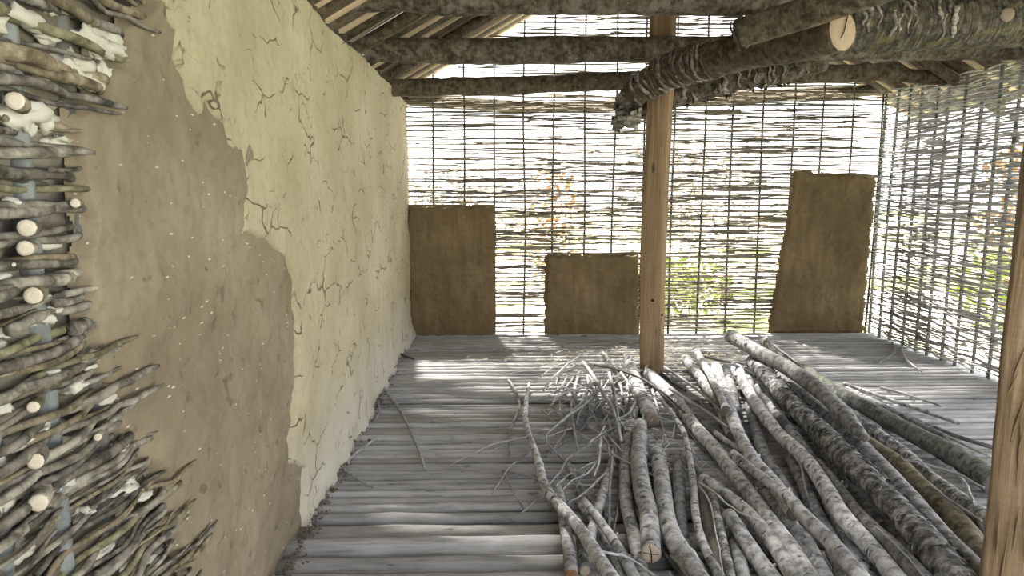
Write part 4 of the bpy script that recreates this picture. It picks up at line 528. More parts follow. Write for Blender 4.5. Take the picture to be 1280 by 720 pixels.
# ------------------------------------------------------------------ daub coats as height fields on a wall plane
def poly_sd(pts, poly):
    """signed distance to a closed polygon, negative inside"""
    P = np.asarray(pts); Q = np.asarray(poly); n = len(Q)
    d = np.full(len(P), 1e9); ins = np.zeros(len(P), bool)
    for i in range(n):
        a, b = Q[i], Q[(i + 1) % n]
        e = b - a; w = P - a
        tt = np.clip((w @ e) / (e @ e + 1e-12), 0, 1)
        d = np.minimum(d, np.linalg.norm(w - tt[:, None] * e, axis=1))
        c = ((a[1] > P[:, 1]) != (b[1] > P[:, 1]))
        with np.errstate(divide='ignore', invalid='ignore'):
            xi = (b[0] - a[0]) * (P[:, 1] - a[1]) / (b[1] - a[1] + 1e-15) + a[0]
        ins ^= c & (P[:, 0] < xi)
    return np.where(ins, -d, d)
def coat(us, vs, poly, thick, to3d, mat, name, rag=.012, edge=.02, rel=.006, seed=0, foot=None, sink=.012, back=None, ragscale=22):
    U, Vv = np.meshgrid(us, vs, indexing='ij'); pts = np.stack([U.ravel(), Vv.ravel()], 1)
    p3 = np.stack([pts[:, 0], pts[:, 1], np.zeros(len(pts))], 1)
    sd = poly_sd(pts, poly) + rag * fbm(p3 * ragscale, seed + 3, 3)
    t_ = np.clip(-sd / edge + .35, 0, 1); t_ = t_ * t_ * (3 - 2 * t_)
    h = -sink + (thick + sink) * t_ + t_ * rel * (fbm(p3 * 5, seed, 3) + .5 * fbm(p3 * 18, seed + 5, 2))
    if foot is not None: h = h + foot(pts, p3)
    X3 = to3d(pts, h)
    nu, nv = len(us), len(vs); idx = np.arange(nu * nv).reshape(nu, nv)
    Q = np.stack([idx[:-1, :-1], idx[1:, :-1], idx[1:, 1:], idx[:-1, 1:]], -1).reshape(-1, 4)
    keep = (sd[Q].min(1) < edge * .6); Q = Q[keep]
    used = np.unique(Q); remap = np.zeros(nu * nv, int); remap[used] = np.arange(len(used))
    g = Geo(); g.add(X3[used], remap[Q].tolist())
    if back is not None:
        g.add(to3d(pts, np.full(len(pts), back))[used], remap[Q][:, ::-1].tolist())
    return g.mesh(name, mat)

# ------------------------------------------------------------------ left wall: hedge-laid rods, clay coat, lime coat
wl = structure('wall_left', Geo().add(*box(-1.06, -.975, -.95, 7.12, -.1, 2.36)).mesh('wall_left', M['shade_earth'], False))
clay_poly = CLAY + [[2.2, -.3], [4.4, -.3], [4.4, .05], [3.3, .1], [3.3, 1.0], [3.1, 1.3], [2.8, 1.7], [2.35, 1.9], [2.2, 2.1]]
ys = np.r_[np.arange(1.4, 2.4, .009), np.arange(2.4, 3.45, .014)]
zs = np.arange(-.04, 2.2, .011)
to_wall = lambda p, h: np.stack([XL + h, p[:, 0], p[:, 1]], 1)
bulge = lambda p, p3: .012 * fbm(p3 * 1.3, 77, 2)
link('clay_coat', coat(ys, zs, clay_poly, .022, to_wall, M['clay'], 'clay_coat', .014, .018, .012, 1, bulge), wl)['label'] = 'brown clay coat with straw flecks'
lime_poly = LIME + [[2.95, -.06], [7.2, -.06], [7.2, 2.375], [5.0, 2.38], [3.3, 2.375], [3.1, 2.33], [2.6, 2.4], [1.85, 2.3]]
ys = np.r_[np.arange(1.7, 3.1, .01), np.arange(3.1, 4.6, .018), np.arange(4.6, 7.12, .032)]
zs = np.arange(-.05, 2.43, .0125)
def lime_foot(p, p3):
    k = np.clip(1 - p[:, 1] / .35, 0, 1) ** 2
    return bulge(p, p3) + k * (.03 + .025 * fbm(p3 * 7, 31, 2))
link('lime_coat', coat(ys, zs, lime_poly, .041, to_wall, M['lime'], 'lime_coat', .0045, .014, .007, 2, lime_foot, .006), wl)['label'] = 'pale yellow lime coat with fine cracks'

ys = np.arange(.4, 2.2, .02); zs = np.arange(-.04, 2.36, .02)             # rough clay packed behind the rods
link('clay_infill', coat(ys, zs, [[.3, -.1], [2.3, -.1], [2.3, 2.5], [.3, 2.5]], -.026, to_wall, M['infill'], 'clay_infill', 0, .02, .02, 6), wl)
cy = np.array(CLAY); order = np.argsort(cy[:, 1])
def clay_edge(z): return float(np.interp(z, cy[order, 1], cy[order, 0]))
rodm = [M['rod_grey'], M['rod_brown'], M['rod_dark'], M['rod_olive'], M['rod_grey'], M['rod_dark'], M['rod_brown'], M['rod_grey']]
rs = random.Random(21)
SP = .165; SY0 = .545                                                   # stakes of the left wall along y
for i in range(7):
    ysk = SY0 + SP * i
    pth = smooth_path([(-.925, ysk, -.05), (-.922, ysk + .004, 1.0), (-.925, ysk - .005, 2.36)], 12, 1)
    link('stake', Geo().add(*tube(pth, .025, 9, .05, 14, .05, i)).mesh('stake', M['stake_blue'] if i in (3, 4, 5) else M['stake_grey']), wl)
z = .012; row = 0
while z < 2.33:
    zc = z + rs.uniform(-.006, .006)
    ye = clay_edge(zc) + rs.uniform(.03, .08)
    over = rs.random() < .16
    if over: ye += rs.uniform(.05, .14)
    segs = [(.5, ye)] if rs.random() < .45 else None
    if segs is None:
        c = rs.uniform(1.0, 1.5); segs = [(.5, min(c + .08, ye)), (c, ye)] if c < ye - .12 else [(.5, ye)]
    for q, (ya, yb) in enumerate(segs):
        r0 = rs.choice([.0055, .0075, .009, .0105, .012, .0138]) * (1.08 if zc > 1.1 else .84)
        n = max(10, int((yb - ya) / .028))
        yy = np.linspace(ya, yb, n); par = 1 if (row + q) % 2 else -1
        amp = rs.uniform(.010, .017)
        xx = XL + .004 + par * amp * np.cos(np.pi * (yy - SY0) / SP) + (.008 if q else 0)
        endk = np.clip((yy - (yb - .09)) / .09, 0, 1)
        tip = .030 if over else (-.022 if rs.random() < .7 else .016)
        xx = xx * (1 - endk) + (XL + tip) * endk
        xx = np.maximum(xx, XL - .045)
        if over: xx = np.where(yy > ye - .17, np.maximum(xx, XL + .032), xx)
        drift = rs.uniform(-.045, .045)
        zz = zc + drift * (yy - yy.mean()) + .006 * np.sin(yy * rs.uniform(5, 11) + rs.uniform(0, 6)) + .005 * vnoise(np.stack([yy * 9, yy * 0 + row, yy * 0], 1), q) + (.012 if q else 0)
        rad = r0 * (1.1 - .3 * (yy - ya) / (yb - ya)) * (1 - (.55 if over else .25) * endk ** 3)
        pth = np.stack([xx, yy, zz], 1)
        link('withy', Geo().add(*tube(pth, rad, 8, .1, 16, .16, row * 3 + q)).mesh('withy', rs.choice(rodm)), wl)
    z += rs.uniform(.021, .028) if zc > 1.2 else rs.uniform(.0145, .0195); row += 1
for i, (y_, z_, r_) in enumerate(STUBS):                                # sawn rod ends that turn out of the weave
    a = np.array([XL - .03, y_ + .10, z_ - .004]); b = np.array([XL + .034, y_ + .004, z_])
    pth = smooth_path([a, a * .5 + b * .5 + np.array([.012, 0, 0]), b], 8, 1)
    st = link('withy_stub', Geo().add(*tube(pth, r_, 10, .05, 20, .05, i + 60)).mesh('withy_stub', rs.choice(rodm)), wl)
    d = pth[-1] - pth[-2]
    link('cut_end', Geo().add(*disc(pth[-1], d, r_ * .97, 12, .05, i)).mesh('cut_end', M['cut_pale']), st)['label'] = 'pale sawn rod end'
def blob(c, rx, ry, rz, seed, k=.35, nu=12, nv=8):
    th = np.linspace(0, np.pi, nv); ph = np.arange(nu) / nu * 2 * np.pi
    V = []
    for t_ in th:
        for p_ in ph: V.append((math.sin(t_) * math.cos(p_), math.sin(t_) * math.sin(p_), math.cos(t_)))
    V = np.array(V); s_ = 1 + k * fbm(V * 1.7 + seed * 3.1, seed, 3)
    V = V * s_[:, None] * np.array([rx, ry, rz]) + np.array(c)
    F = []
    for i in range(nv - 1):
        for j in range(nu):
            F.append([i * nu + j, (i + 1) * nu + j, (i + 1) * nu + (j + 1) % nu, i * nu + (j + 1) % nu])
    return V, F
for i, (y_, z_, a, b) in enumerate(LUMPS):
    big = a > .045
    link('lime_lump', Geo().add(*blob((XL - (.002 if big else .008), y_, z_), .02, a, b, i, .75, 22, 16)).mesh('lime_lump', M['chink']), wl)
for i in range(60):                                                     # more chinking pressed between the rods
    z_ = rs.uniform(.35, 2.0); y_ = rs.uniform(1.05, max(1.1, clay_edge(z_) - .05))
    link('lime_lump', Geo().add(*blob((XL - .02, y_, z_), .018, rs.uniform(.02, .045), rs.uniform(.008, .014), i + 90, .4, 10, 7)).mesh('lime_lump', M['chink']), wl)
for i in range(22):                                                     # stake tops above the plaster
    y_ = 3.0 + i * .185
    pth = [(-.945, y_, 2.25), (-.94, y_ + rs.uniform(-.01, .01), 2.45 + rs.uniform(-.02, .02))]
    link('stake', Geo().add(*tube(smooth_path(pth, 4, 0), rs.uniform(.018, .03), 7, .06, 14, 0, i)).mesh('stake', M['stake']), wl)
# crumbs of fallen clay along the wall foot
g = Geo(); r2 = random.Random(3)
for i in range(420):
    y_ = 2.3 + 3.6 * r2.random() ** 3; d = abs(r2.gauss(0, .03)) + .01
    s_ = r2.uniform(.002, .007)
    g.add(*blob((XL + .05 + d, y_, s_ * .4), s_ * r2.uniform(1, 2.2), s_ * r2.uniform(1, 2.2), s_ * .7, i, .5, 5, 4))
o = link('clay_crumbs', g.mesh('clay_crumbs', M['crumb']), wl); o['kind'] = 'stuff'

# ------------------------------------------------------------------ wicker walls
def weave_meshes(sp, amp, radii, mats, lens, name, seed):
    rr = random.Random(seed); out = []
    for L in lens:
        for par in (1, -1):
            for v_ in range(2):
                n = int(L * 7) + 3
                u = np.linspace(-.22, L - 1 + .22, n)
                bow = rr.uniform(-.010, .010)
                pth = np.stack([u * sp, par * amp * np.cos(np.pi * u),
                                .005 * np.sin(u * rr.uniform(1.2, 2.6) + rr.uniform(0, 6)) + bow * np.sin(np.pi * u / (L - .5))], 1)
                r = rr.choice(radii) * np.interp(np.linspace(0, 1, n), [0, .25, 1], [.85, 1.15, .6])
                if rr.random() < .5: r = r[::-1]
                out.append((L, Geo().add(*tube(pth, r, 5, .06, 20, .05, rr.randrange(99))).mesh(name, rr.choice(mats))))
    return out
RF = lambda x: 2.47 + .57 * (x + .95) if x < 1.55 else 2.47 + .57 * (4.05 - x)   # roof underside height across the hut
wb = structure('wall_back')
BS = .306; NB = 17; X0 = -.9
wm = weave_meshes(BS, .014, [.0062, .0075, .009, .0105], [M['withy_back']], (6, 7, 8, 9, 10), 'withy', 4)
rs = random.Random(8)
for i in range(NB):
    x = X0 + i * BS; h = RF(x) - .03
    pth = smooth_path([(x + rs.uniform(-.012, .012), YB, -.04), (x + rs.uniform(-.02, .02), YB, h * .35), (x + rs.uniform(-.02, .02), YB, h * .7), (x, YB, h)], 16, 1)
    link('stake', Geo().add(*tube(pth, np.linspace(.0125, .009, 16), 6, .08, 20, .06, i)).mesh('stake', M['stake']), wb)
def fill(parent, k0, k1, z, place, meshes, gap):
    MN = min(m[0] for m in meshes)
    k = k0 + rs.choice([-2, -1, 0, -3])
    while k < k1:
        L, me = rs.choice(meshes)
        a, b = max(k, k0), min(k + L, k1 + 1)
        if k < k0:
            c = [m for m in meshes if m[0] <= k + L - k0 + 1] or [m for m in meshes if m[0] == MN]
            L, me = rs.choice(c); k = k0
        if k + L - 1 > k1:
            c = [m for m in meshes if k + m[0] - 1 <= k1]
            if not c:
                k = k1 - MN + 1; c = [m for m in meshes if m[0] == MN]
            L, me = rs.choice(c)
            place(parent, me, k, z + rs.uniform(-.011, .011)); break
        place(parent, me, k, z + rs.uniform(-.011, .011))
        k += L - 1
        if k >= k1: break
def fine_weave(parent, name, mat, n, width, sp, amp, top, to, seed):
    """the thinnest rods, too fine to tell apart, joined"""
    r = random.Random(seed); g = Geo()
    for i in range(n):
        z0 = r.uniform(.01, 2.4) if r.random() < top else r.uniform(2.4, 3.5)
        a = r.uniform(0, width * .8); L_ = r.uniform(.5, 1.5); b = min(width, a + L_)
        if z0 > 2.45:
            m = (z0 - 2.4) / .57; a, b = max(a, m), min(b, width - m)
            if b - a < .3: continue
        m = int((b - a) / sp * 5) + 4; u = np.linspace(a, b, m)
        ph = r.choice((0, math.pi)); sl_ = r.gauss(0, .018)
        P_ = np.stack([u, amp * np.cos(np.pi * u / sp + ph), z0 + sl_ * (u - a) + .006 * np.sin(u * r.uniform(3, 8) + ph)], 1)
        P_[:, 2] = np.maximum(P_[:, 2], .01)
        g.add(*tube(to(P_), np.linspace(1.1, .7, m) * r.uniform(.003, .0055), 4, seed=i))
    o = link(name, g.mesh(name, mat), parent); o['kind'] = 'stuff'
def place_back(parent, me, k, z):
    link('withy', me, parent, (X0 + k * BS, YB + rs.uniform(-.003, .003), z), (0, rs.uniform(-.011, .011), 0))
z = .02
while z < 3.75:
    lo = 0 if z < 2.42 else int(math.ceil(((z - 2.47) / .57 - .95 - X0) / BS))
    hi = NB - 1 if z < 2.42 else int(((4.05 - (z - 2.47) / .57) - X0) / BS)
    if hi - lo >= 5: fill(wb, lo, hi, z, place_back, wm, 0)
    z += rs.uniform(.021, .034) if z < 2.45 else rs.uniform(.035, .052)
fine_weave(wb, 'fine_withies', M['withy_back'], 760, 4.9, BS, .012, .78, lambda P_: P_ * np.array([1, 1, 1]) + np.array([X0, YB, 0]), 5)
def panel(poly, seed, label):
    p = np.array(poly); u0, v0 = p.min(0) - .03; u1, v1 = p.max(0) + .03
    def to(pp, h): return np.stack([pp[:, 0], YB - .02 - h, pp[:, 1]], 1)
    ripple = lambda pp, p3: .004 * np.sin(pp[:, 1] * 70 + 6 * vnoise(p3 * 4, seed)) * np.clip((vnoise(p3 * 2.3, seed + 4)), 0, 1)
    o = link('daub_panel', coat(np.arange(u0, u1, .012), np.arange(v0, v1, .012), poly, .034, to, M['panel'], 'daub_panel', .012, .022, .013, seed, ripple, .002, back=-.004), wb)
    o['label'] = label
panel([(-.86, -.02), (.0, -.02), (.008, 1.33), (-.87, 1.335)], 41, 'tall brown daub panel in the left corner')
panel([(.556, -.02), (1.52, -.02), (1.50, .83), (.56, .81)], 47, 'low brown daub panel behind the post')
panel([(2.95, .0), (3.93, .0), (3.95, 1.63), (3.12, 1.675), (3.03, .8), (2.95, .12)], 53, 'tall brown daub panel near the right corner')
D_ = CEIL['D']
tag(link('wall_plate_log', Geo().add(*tube(smooth_path(D_, 40, 3), .062, 12, .07, 9, .1, 5)).mesh('wall_plate_log', M['bark_brown'])),
    'dark wavy log running outside the top of the back wicker wall', 'beam')

wr = structure('wall_right')
RS_ = .2; NR = 15; Y0r = YB - 14 * .2
wm2 = weave_meshes(RS_, .017, [.0065, .008, .0095], [M['withy_right']], (6, 7, 8), 'withy', 14)
for i in range(NR):
    y_ = Y0r + i * RS_ + rs.uniform(-.02, .02)
    pth = smooth_path([(XR + .02, y_ + rs.uniform(-.02, .02), -.04), (XR + .02, y_, 1.2), (XR + .03, y_ + rs.uniform(-.03, .03), 2.62)], 14, 1)
    link('stake', Geo().add(*tube(pth, .0145, 7, .08, 20, .06, i)).mesh('stake', M['stake_grey']), wr)
def place_right(parent, me, k, z):
    sl = .035 if z > 2.2 else 0
    link('withy', me, parent, (XR + .02 + rs.uniform(-.003, .003), Y0r + k * RS_, z), (0, rs.uniform(-.012, .012), math.pi / 2))
z = .02
while z < 2.5:
    fill(wr, 0, NR - 1, z, place_right, wm2, 0)
    z += rs.uniform(.022, .033)
fine_weave(wr, 'fine_withies', M['withy_right'], 520, 2.8, RS_, .014, 1.1, lambda P_: np.stack([XR + .02 - P_[:, 1], Y0r + P_[:, 0], P_[:, 2]], 1), 6)
# loose rod ends sprouting at the foot of the right corner come with the twigs below

# unseen wall added behind the viewer to block front light; right side left open
link_front = structure('added_wall_front', Geo().add(*box(-1.06, .3, -1.0, -.9, -.1, 2.42)).mesh('added_wall_front', M['clay'], False))
# ------------------------------------------------------------------ roof
ceil = structure('ceiling')
sl = math.atan(.57)
def slab_mesh(L, w, th, seed, mat, name):
    r = np.random.RandomState(seed); n = 16
    x = np.linspace(0, L, n); g = Geo()
    wl_ = w / 2 * (1 + .07 * np.convolve(r.randn(n), np.ones(3) / 3, 'same')); wr_ = w / 2 * (1 + .07 * np.convolve(r.randn(n), np.ones(3) / 3, 'same'))
    V = []; Lp = []
    for i in range(n):
        for yy, zz in ((-wl_[i], th * .55), (-wl_[i] * .75, 0), (0, -th * .45), (wr_[i] * .75, 0), (wr_[i], th * .55), (wr_[i], th), (-wl_[i], th)):
            V.append((x[i], yy, zz)); Lp.append((yy, zz, x[i]))
    F = []
    for i in range(n - 1):
        for j in range(7):
            a = i * 7 + j; b = i * 7 + (j + 1) % 7
            F.append([a, a + 7, b + 7, b])
    F.append(list(range(7))); F.append([(n - 1) * 7 + j for j in range(7)][::-1])
    return g.add(V, F, Lp).mesh(name, mat)
LR = (1.55 + 1.35) / math.cos(sl)
sm = [slab_mesh(LR, .235, .035, s_, M['slab'], 'roof_slab') for s_ in range(6)]
bm_ = [slab_mesh(LR, .085, .02, 20 + s_, M['plank_pale'], 'cover_board') for s_ in range(3)]
rm = Geo().add(*tube(smooth_path([(0, 0, 0), (LR * .5, .01, .01), (LR, 0, 0)], 14, 1), np.linspace(.05, .038, 14), 9, .06, 10, .06, 4)).mesh('rafter', M['rafter'])
rs = random.Random(17)
for i in range(27):
    y_ = -.825 + i * .305  # rows around and behind the viewer are added unseen to cut high skylight
    for side in (0, 1):
        xe = -1.35 if side == 0 else 4.45
        rot = (0, -sl, 0) if side == 0 else (0, -sl, math.pi)
        loc = lambda dz: (xe, y_ + rs.uniform(-.012, .012), 2.47 + .57 * (xe + .95) + dz if side == 0 else 2.47 + .57 * (4.05 - xe) + dz)
        link('roof_slab', rs.choice(sm), ceil, loc(.02), rot)
        l2 = loc(.012)
        link('cover_board', rs.choice(bm_), ceil, (l2[0], l2[1] + .1525, l2[2]), rot)
    if i % 4 == 2 and i < 26:
        for side in (0, 1):
            xe = -1.35 if side == 0 else 4.45
            link('rafter', rm, ceil, (xe, y_ + .1, (2.47 + .57 * (xe + .95) if side == 0 else 2.47 + .57 * (4.05 - xe)) - .055), (0, -sl, 0 if side == 0 else math.pi))
link('ridge_pole', Geo().add(*tube(smooth_path([(1.55, -1.0, 3.83), (1.56, 4, 3.82), (1.55, 7.5, 3.83)], 30, 1), .06, 10, .06, 9, .05, 8)).mesh('ridge_pole', M['bark_brown']), ceil)

# ------------------------------------------------------------------ beams and stored logs overhead
def log_object(name, pts, rad, mat, sides=14, seg=.05, rough=.06, rscale=9, lump=.08, seed=0, cut=(True, True), cutm='cut', smooth=2):
    pts = np.asarray(pts, float)
    L = np.linalg.norm(np.diff(pts[:, :3], axis=0), axis=1).sum()
    n = max(8, int(L / seg))
    q = smooth_path(np.c_[pts[:, :3], np.broadcast_to(rad, (len(pts),))], n, smooth)
    org = q[len(q) // 2, :3].copy(); org[2] = q[:, 2].min() - q[:, 3].max()
    V, F, Lp = tube(q[:, :3], q[:, 3], sides, rough, rscale, lump, seed)
    o = link(name, Geo().add(V, F, Lp).mesh(name, mat, True, org), None, org)
    for k, e in enumerate(cut):
        if not e: continue
        c, d, r = (q[0, :3], q[0, :3] - q[1, :3], q[0, 3]) if k == 0 else (q[-1, :3], q[-1, :3] - q[-2, :3], q[-1, 3])
        link('cut_end', Geo().add(*disc(c, d, r * .97, 14, .05, seed + k)).mesh('cut_end', M[cutm], True, org), o)
    return o, q, org
o, q, og = log_object('tie_beam', CEIL['A'], .093, M['bark_beam'], 16, .05, .06, 9, .06, 2)
tag(o, 'lichen spotted grey log beam spanning the hut just in front of the central post', 'beam')
o, q, og = log_object('tie_beam', CEIL['TOP'], .112, M['bark_beam'], 16, .05, .07, 9, .06, 3)
tag(o, 'dark bark log beam nearest the viewer along the top edge', 'beam')
o, q, og = log_object('tie_beam', CEIL['C1'], .076, M['bark_brown'], 14, .05, .07, 9, .08, 4, cutm='cut_brown')
tag(o, 'brown log beam behind the central post below the lichened beam', 'beam')
o, q, og = log_object('tie_beam', CEIL['C2'], .06, M['bark_brown'], 12, .05, .07, 9, .08, 5, cutm='cut_brown')
tag(o, 'short brown log end under the roof above the right corner', 'beam')
rp = [(XR + .14, 3.5, 2.53), (XR + .13, 5.2, 2.52), (XR + .14, 7.2, 2.5)]
o, q, og = log_object('wall_plate_log', rp, .055, M['bark_grey'], 12, .08, .06, 9, .06, 6)
tag(o, 'grey log running outside the top of the right wicker wall', 'beam')

def bark_arc(c, T, r, a0, span, w, flare, seed):
    """a thin curled strip of loose bark around a log"""
    T = np.asarray(T, float) / np.linalg.norm(T); up = np.array([0, 0, 1.0])
    A_ = up - T * (up @ T); A_ /= np.linalg.norm(A_); B_ = np.cross(T, A_)
    rr = np.random.RandomState(seed); n = 12; V = []; F = []
    for i in range(n):
        a = a0 + span * i / (n - 1); lift = flare * (i / (n - 1)) ** 2
        wv = w * (1 + .25 * math.sin(i * 1.3 + seed)) * (1 - .5 * (i / (n - 1)) ** 3)
        for s_ in (-.5, .5):
            for th in (0, .004):
                rad = r + lift + th + .006 * (s_ > 0)
                V.append(np.asarray(c) + A_ * math.cos(a) * rad + B_ * math.sin(a) * rad + T * (s_ * wv + .01 * math.sin(i * .7 + seed)))
    for i in range(n - 1):
        o_ = i * 4
        for a, b in ((0, 1), (1, 3), (3, 2), (2, 0)): F.append([o_ + a, o_ + b, o_ + 4 + b, o_ + 4 + a])
    F.append([0, 1, 3, 2]); F.append([(n - 1) * 4 + k for k in (2, 3, 1, 0)])
    return V, F
def curls(o, q, org, t0, t1, n, seed, rk=1.0, span=(1.2, 3.2), wid=(.010, .026), flare=.014):
    r = random.Random(seed)
    for i in range(n):
        t_ = t0 + (t1 - t0) * (i + r.random() * .6) / n; k = min(len(q) - 2, int(t_ * (len(q) - 1)))
        link('bark_curl', Geo().add(*bark_arc(q[k, :3], q[k + 1, :3] - q[k, :3], q[k, 3] * rk + .003 + .004 * r.random(), r.uniform(0, 6.28), r.uniform(*span),
             r.uniform(*wid), r.uniform(.0, flare), seed * 50 + i)).mesh('bark_curl', M['curl'] if i % 3 else M['bark_brown'], True, org), o)
rad_main = [.112, .112, .115, .118, .112, .10]
o, q, og = log_object('stored_log', CEIL['MAIN'], rad_main, M['bark_brown'], 18, .035, .05, 10, .06, 7, cut=(True, True))
tag(o, 'thick brown stored log with cracked tan cut face hung under the beams', 'log')
o.children[0]['label'] = 'big tan cracked cut face'; o.children[0].data.materials[0] = M['cut_tan']
curls(o, q, og, .58, .99, 56, 3)
d = q[0, :3] - q[1, :3]; d /= np.linalg.norm(d)
c0 = q[0, :3] + d * .012; sx = np.cross((0, 0, 1), d); sx /= np.linalg.norm(sx); sz = np.cross(d, sx)
pth = [c0 + sx * a * .1 + sz * b * .1 for a, b in ((.25, .85), (.12, .45), (.05, .1), (-.1, -.25), (-.3, -.5))]
cr = link('crack', Geo().add(*tube(smooth_path(pth, 10, 1), [.0012] + [.003] * 8 + [.001], 5)).mesh('crack', M['crack'], True, og), o.children[0])
g = Geo()
for k, off in enumerate((0.0, .035, -.03)):
    for j in range(7):
        R_ = np.array(CEIL['ROLL']); t_ = j / 6; c_ = R_[0] * (1 - t_) + R_[2] * t_ + np.array([off * 1.6, .03 * k, -.02 * k])
        g = Geo().add(*bark_arc(c_, R_[2] - R_[0] + np.array([.0, .02, 0]), .055 + .006 * (j % 3) - .012 * k, 1.2 * j + k, 4.6, .05, .012, 70 + 7 * k + j))
        link('bark_curl', g.mesh('bark_curl', M['curl'], True, og), o)
o, q, og = log_object('stored_log', CEIL['SECOND'], [.08, .085, .09, .09, .085, .075], M['bark_beam'], 16, .035, .09, 12, .06, 8, cutm='cut_grey')
tag(o, 'dark stored log with shaggy curled bark passing behind the central post', 'log')
curls(o, q, og, .1, .98, 80, 5, 1.0, (.5, 1.6), (.014, .045), .035)
o, q, og = log_object('stored_log', CEIL['THIRD'], [.077, .08, .08, .077, .072], M['bark_brown'], 16, .035, .05, 10, .06, 9)
tag(o, 'brown stored log with peeled end lying above the cut faced log', 'log')
curls(o, q, og, .0, .1, 4, 9)
o, q, og = log_object('tie_beam', CEIL['BIRCH'], [.165, .168, .17, .17, .172], M['bark_birch'], 20, .03, .05, 10, .05, 10)
tag(o, 'thick dark birch log beam with pale bark scars at the right', 'beam')
rr = random.Random(4)
for i in range(18):                                                     # pale flaking scars on its face
    t_ = .03 + .3 * rr.random(); k = int(t_ * (len(q) - 1))
    link('bark_curl', Geo().add(*bark_arc(q[k, :3], q[k + 1, :3] - q[k, :3], q[k, 3] + .002, math.pi * rr.uniform(.2, .55), rr.uniform(.3, 1.1), rr.uniform(.012, .03), .006, 300 + i)).mesh('bark_curl', M['curl'], True, og), o)
k = int(.49 * (len(q) - 1)); c_ = q[k, :3]; dn = np.array([-.3, -.95, -.1])
kn = link('branch_stub', Geo().add(*tube(np.array([c_ + dn * .12, c_ + dn * .19]), [.05, .042], 10)).mesh('branch_stub', M['bark_birch'], True, og), o)
link('cut_end', Geo().add(*disc(c_ + dn * .19, dn, .041, 12)).mesh('cut_end', M['cut_brown'], True, og), kn)['label'] = 'orange brown sawn knot'

# ------------------------------------------------------------------ posts
def post(name, x, y, w, h, rot, mat, seed, z0=0.0, wob=.012, lean=0.0):
    c, s_ = w / 2, w / 2 * .86
    sec = []
    for k in range(4):
        a = k * math.pi / 2
        for u in (-1, -.9, -.5, 0, .5, .9): sec.append((math.cos(a) * 1 - math.sin(a) * u * .97, math.sin(a) * 1 + math.cos(a) * u * .97))
    sec = np.array(sec); sec[np.abs(sec).min(1) > .93] *= .965
    cr_, sr = math.cos(rot), math.sin(rot); sec = sec @ np.array([[cr_, sr], [-sr, cr_]])
    n = int((h - z0) / .04); zz = np.linspace(0, h - z0, n)
    pth = np.stack([wob * np.array([math.sin(v * 1.7 + seed) for v in zz]) + lean * zz, wob * .5 * np.cos(zz * 1.3 + seed), zz], 1)
    V, F, Lp = tube(pth, w / 2, len(sec), .035, 7, .05, seed, True, sec)
    return link(name, Geo().add(V, F, Lp).mesh(name, mat), None, (x, y, z0))
p = post('roof_post', 1.315, 5.47, .172, 3.75, math.radians(-27), M['oak'], 3)
tag(p, 'brown squared oak post standing at the end of the log heap', 'post')
rr = random.Random(6)
for k in range(3):                                                      # dark knot holes and nails low on the post
    zk = (.62, .34, .50)[k]
    link('knot', Geo().add(*blob((-.02 + .03 * k, -.088 - .003 * k, zk), (.024, .012, .018)[k], .008, .012 + .018 * (k == 1), k + 5, .3, 8, 6)).mesh('knot', M['crack']), p)
p2 = post('roof_post', 1.748, 2.067, .2, 2.9, math.radians(-38), M['oak_near'], 9, 0, .006)
tag(p2, 'pale riven oak post close by at the right edge', 'post')
for k in range(30):                                                     # torn splinters standing off its face
    zk = rr.uniform(.15, 1.7); xk = rr.uniform(-.085, .03); L_ = rr.uniform(.08, .3); tl = rr.uniform(-.02, .03)
    fx = lambda a, b, c: (a * .788 - b * .616, -a * .616 - b * .788, c)
    pth = smooth_path([fx(xk, .098, zk), fx(xk + tl * .4, .108 + rr.uniform(0, .01), zk + L_ * .5), fx(xk + tl, .113 + rr.uniform(0, .012), zk + L_)], 7, 1)
    link('splinter', Geo().add(*tube(pth, np.linspace(rr.uniform(.003, .007), .0012, 7), 5)).mesh('splinter', M['oak_near']), p2)

